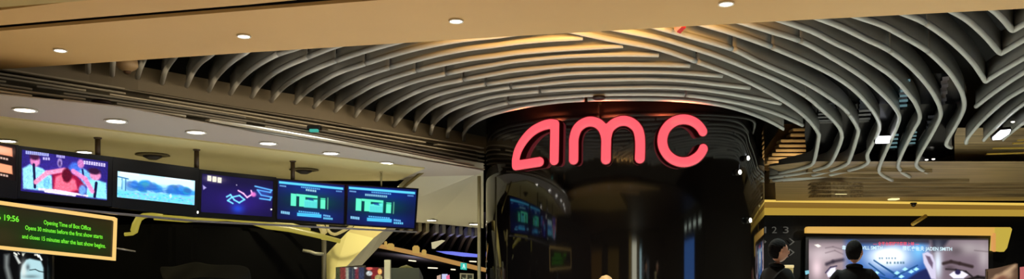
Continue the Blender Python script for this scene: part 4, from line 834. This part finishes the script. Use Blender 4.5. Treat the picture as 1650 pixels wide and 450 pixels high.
# glass kiosk with posters, white post, cabinets
gk = thing('glass_kiosk', 'glass display kiosk with posters under the slanting pier', 'kiosk', D(600, 450, 17.4))
M_GLASS = mat('smoked glass', (70, 78, 74), .1, spec=.6)
box('kiosk_base', (D(541, 450, 17.2).x, 17.2, 0), (D(676, 450, 17.2).x, 17.9, 1.2), mat('grey kiosk base', (90, 90, 84), .4), gk, .01)
prism('back_glass', [D(x, y, 17.6) for x, y in ((628, 432), (675, 432), (678, 480), (628, 480))], (0, .02, 0), M_GLASS, gk)
prism('kiosk_lid', [D(x, y, 17.35) for x, y in ((541, 431), (584, 427.5), (584, 430), (541, 433))], (0, .4, 0), mat('dark lid', (40, 36, 30), .4), gk)
cm = Canvas(541, 431, 628, 470, (30, 26, 26), 1.4)
for x, c__, w_ in ((545, (60, 66, 40), 4), (553, (120, 50, 44), 5), (560, (150, 150, 130), 3), (571, (44, 52, 66), 9), (575, (110, 40, 50), 3), (583, (48, 56, 84), 4), (604, (120, 30, 34), 6), (620, (60, 40, 32), 5)): cm.poly([(x-w_, 431), (x+w_, 431), (x+w_, 470), (x-w_, 470)], c__, .9, 1.5)
cm.ell(595, 433, 5, 3, (200, 90, 80)); cm.ell(595, 441, 5, 4, (175, 180, 178)); cm.ell(612, 438, 3.5, 5, (230, 160, 90)); cm.ell(610, 448, 6, 5, (150, 140, 90)); cm.ell(573, 432, 3, 2, (190, 190, 180)); cm.line([(568, 431), (568, 450)], 1, (110, 110, 100), .7); cm.grain(.08, 3)
cm.build('poster_row', Plane((-3, 17.3, 0), (0, 17.3, 0)), M_SCREEN, gk, 0)
wp = box('white_post', (D(619, 450, 17).x, 17, 0), (D(629, 450, 17).x, 17.12, CZ+(HOR-419)/F*17), mat('white post paint', (190, 190, 170), .5), None, .006); tag(wp, 'square white post standing beside the glass kiosk', 'post')
ch = thing('grey_counter_hood', 'sloping grey hood behind the white post in the lobby', 'hood', D(655, 440, 18.4))
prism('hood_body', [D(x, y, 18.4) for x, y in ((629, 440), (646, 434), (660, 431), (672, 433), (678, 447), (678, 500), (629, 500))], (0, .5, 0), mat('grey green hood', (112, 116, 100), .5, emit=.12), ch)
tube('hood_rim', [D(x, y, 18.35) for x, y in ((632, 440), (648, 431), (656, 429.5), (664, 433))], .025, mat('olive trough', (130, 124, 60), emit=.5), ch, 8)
pd = thing('pink_shop_display', 'small pink and white lit shop display in the lobby', 'shop display', D(716, 447, 22))
prism('white_panel', [D(x, y, 22) for x, y in ((712, 442), (721, 442), (722, 470), (712, 470))], (0, .05, 0), mat('lilac panel', (200, 205, 250), emit=.9), pd)
prism('pink_panel', [D(x, y, 21.95) for x, y in ((719, 445), (724, 443), (726, 470), (719, 470))], (0, .05, 0), mat('pink panel', (235, 100, 150), emit=.9), pd)
prism('cream_panel', [D(x, y, 22) for x, y in ((704, 445), (710, 443), (710, 470), (704, 470))], (0, .05, 0), mat('cream panel', (220, 180, 160), emit=.7), pd)
fd = thing('framed_glass_door', 'pale framed glass door in the lobby below the exit sign', 'door', D(752, 447, 22.5))
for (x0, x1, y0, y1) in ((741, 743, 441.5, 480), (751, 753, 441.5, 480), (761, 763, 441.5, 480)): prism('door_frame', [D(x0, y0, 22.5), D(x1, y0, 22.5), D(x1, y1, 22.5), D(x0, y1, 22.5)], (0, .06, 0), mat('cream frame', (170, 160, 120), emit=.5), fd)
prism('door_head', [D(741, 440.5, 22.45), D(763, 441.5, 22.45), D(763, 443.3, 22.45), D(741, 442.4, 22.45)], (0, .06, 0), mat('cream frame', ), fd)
prism('door_glass', [D(743, 443, 22.53), D(761, 443, 22.53), D(761, 480, 22.53), D(743, 480, 22.53)], (0, .02, 0), M_GLASS, fd)

# ------------------------------------------------------------ people
def skin_mesh(name, verts, edges, radii, m, parent, levels=2, mats=None, pick=None):
    me = bpy.data.meshes.new(name); me.from_pydata([tuple(v) for v in verts], edges, [])
    o = bpy.data.objects.new(name, me); COL.objects.link(o)
    sk = o.modifiers.new('skin', 'SKIN'); sk.use_smooth_shade = True
    for v, r in zip(me.skin_vertices[0].data, radii): v.radius = r if isinstance(r, tuple) else (r, r)
    me.skin_vertices[0].data[0].use_root = True
    ss = o.modifiers.new('sub', 'SUBSURF'); ss.levels = ss.render_levels = levels
    dg = bpy.context.evaluated_depsgraph_get(); m2 = bpy.data.meshes.new_from_object(o.evaluated_get(dg)); bpy.data.objects.remove(o)
    m2.polygons.foreach_set('use_smooth', [True]*len(m2.polygons)); m2.materials.clear()
    ob = link(name, m2, mats or m, parent)
    if pick:
        m2.polygons.foreach_set('material_index', [pick(p.center) for p in m2.polygons])
    return ob
M_SKIN = mat('skin', (176, 128, 106), .55); M_COAT = mat('black coat cloth', (8, 8, 9), .9, spec=.1); M_TROUSER = mat('dark trousers', (24, 23, 26), .85); M_HAIR = mat('black hair', (10, 8, 8), .9, spec=.1, bump=.4); M_SHOE = mat('black shoe leather', (14, 13, 13), .4)
def ico(name, c, s, m, parent, sub=3, cut=None, rot=0.):
    bm = bmesh.new(); bmesh.ops.create_icosphere(bm, subdivisions=sub, radius=1)
    for v in bm.verts: v.co = Vector((v.co.x*s[0], v.co.y*s[1], v.co.z*s[2]))
    if cut: bmesh.ops.delete(bm, geom=[v for v in bm.verts if cut(v.co)], context='VERTS')
    R = Matrix.Rotation(rot, 4, 'Z')
    for v in bm.verts: v.co = R @ v.co + Vector(c)
    me = bpy.data.meshes.new(name); bm.to_mesh(me); bm.free(); me.polygons.foreach_set('use_smooth', [True]*len(me.polygons))
    return link(name, me, m, parent)
def person(x, y, H, face, head_turn, label, hair_m, coat_m, hair_style='short', glasses=False):
    """standing figure of height H at (x, y); face = heading of the body (radians, 0 looks along +Y)"""
    root = thing('person', label, 'person', (x, y, 0))
    k = H/1.78; R = Matrix.Rotation(face, 4, 'Z')
    def T(a, b, c): return R @ Vector((a*k, b*k, c*k))+Vector((x, y, 0))
    V, E, Rd = [], [], []
    def add(p, r, par=None):
        V.append(T(*p)); Rd.append(tuple(q*k for q in r) if isinstance(r, tuple) else r*k)
        if par is not None: E.append((par, len(V)-1))
        return len(V)-1
    pel = add((0, 0, .96), (.155, .115)); wa = add((0, .0, 1.1), (.145, .11), pel); chst = add((0, .0, 1.27), (.175, .12), wa); up = add((0, -.01, 1.40), (.15, .10), chst)
    nk = add((0, -.01, 1.49), (.062, .062), up); nk2 = add((0, .0, 1.55), (.056, .058), nk)
    for s in (-1, 1):
        sh = add((s*.15, -.01, 1.425), (.075, .07), up); s2 = add((s*.205, -.01, 1.37), .066, sh); el = add((s*.255, -.02, 1.11), .05, s2); fa = add((s*.26, .05, .93), .036, el); wr = add((s*.255, .10, .84), .026, fa)
        pm = add((s*.25, .125, .79), (.022, .034), wr)
        for j, (dy, L, zz) in enumerate(((.03, .075, 0), (.01, .085, 0), (-.01, .078, 0), (-.03, .062, 0))):
            f1 = add((s*.248, .135+dy, .755), .0095, pm); f2 = add((s*.242, .14+dy, .755-L*.5), .0088, f1); add((s*.228, .14+dy, .755-L), .0075, f2)
        t1 = add((s*.235, .165, .80), .011, wr); add((s*.222, .185, .765), .0095, t1)
        hp = add((s*.095, 0, .90), (.098, .1), pel); kn = add((s*.11, .01, .5), .06, hp); ca_ = add((s*.112, -.02, .34), .056, kn); an = add((s*.115, -.02, .09), .04, ca_)
        hl = add((s*.118, .03, .045), (.042, .04), an); add((s*.13, .15, .035), (.045, .03), hl)
    def pick(c):
        z = c.z/k; loc = R.inverted() @ (c-Vector((x, y, 0)))
        if z > 1.515: return 1
        if abs(loc.x/k) > .19 and z < .86: return 1
        if z < .10: return 3
        if z < .93 and abs(loc.x/k) < .21: return 2
        return 0
    skin_mesh('body', V, E, Rd, None, root, 2, [coat_m, M_SKIN, M_TROUSER, M_SHOE], pick)
    hr = face+head_turn; Hd = Matrix.Rotation(hr, 4, 'Z'); hc = T(0, .015, 1.665)
    def hp_(a, b, c): return hc+Hd @ Vector((a*k, b*k, c*k))
    bm = bmesh.new(); bmesh.ops.create_icosphere(bm, subdivisions=4, radius=1)
    for v in bm.verts:
        p = v.co; z = p.z; w_ = .078*(1-.22*max(0, -z)**1.5); d_ = .098*(1-.10*max(0, -z))
        yy = p.y*d_+(.012 if z < -.2 else 0)*max(0, p.y)
        v.co = Hd @ Vector((p.x*w_*k, yy*k, z*.118*k))+hc
    me = bpy.data.meshes.new('head'); bm.to_mesh(me); bm.free(); me.polygons.foreach_set('use_smooth', [True]*len(me.polygons)); hd_ = link('head', me, M_SKIN, root)
    ico('nose', hp_(0, .104, -.012), (.013*k, .02*k, .026*k), M_SKIN, hd_, 2, rot=hr); ico('mouth', hp_(0, .094, -.06), (.024*k, .01*k, .006*k), mat('lips', (150, 84, 76), .5), hd_, 2, rot=hr)
    for s in (-1, 1):
        ico('ear', hp_(s*.08, -.005, -.008), (.010*k, .02*k, .032*k), M_SKIN, hd_, 2, rot=hr); ico('eye', hp_(s*.032, .088, .008), (.013*k, .008*k, .007*k), mat('dark eye', (28, 20, 18), .2), hd_, 2, rot=hr)
    if hair_style == 'short':
        cut = lambda c: (c.y > .062*k and c.z < .05*k) or (c.y > .02*k and c.z < .03*k) or c.z < -.098*k or (c.y > -.02*k and c.z < -.03*k)
        hb = ico('hair', hp_(0, -.012, .012), (.084*k, .104*k, .120*k), hair_m, hd_, 5, cut, hr)
        for v in hb.data.vertices:
            d = v.co-hc; v.co += d.normalized()*(.0012*math.sin(d.x*190+d.z*60)*math.sin(d.y*150)+.001*math.sin(d.z*240+d.x*90))*k
    if glasses:
        for s in (-1, 1): tube('glasses', [hp_(s*.055, .09, .01), hp_(s*.03, .104, .012), hp_(s*.01, .106, .01)], .004, mat('silver glasses', (220, 225, 225), .1, metal=.8), hd_, 6)
    # collar
    tube('coat_collar', [T(.068*math.cos(a), -.01+.062*math.sin(a), 1.508+.014*math.sin(-a)) for a in [math.radians(d) for d in range(-235, 56, 15)]], .02*k, coat_m, root, 8)
    return root
def at(px, Y): return (px-825)/F*Y
person(at(1253, 9.9), 9.9, 1.885, math.radians(-70), math.radians(-10), 'person in black coat with short dark hair facing the lamp below the number sign', M_HAIR, M_COAT, glasses=True)
person(at(1377, 10.0), 10.0, 1.875, math.radians(-25), math.radians(-18), 'person in black coat seen from behind in front of the poster lightbox', M_HAIR, M_COAT)
person(at(976, 6.6), 6.6, 1.465, math.radians(170), 0, 'person with pale hair in front of the column, only the crown showing', mat('pale blond hair', (214, 190, 150), .5), M_COAT)
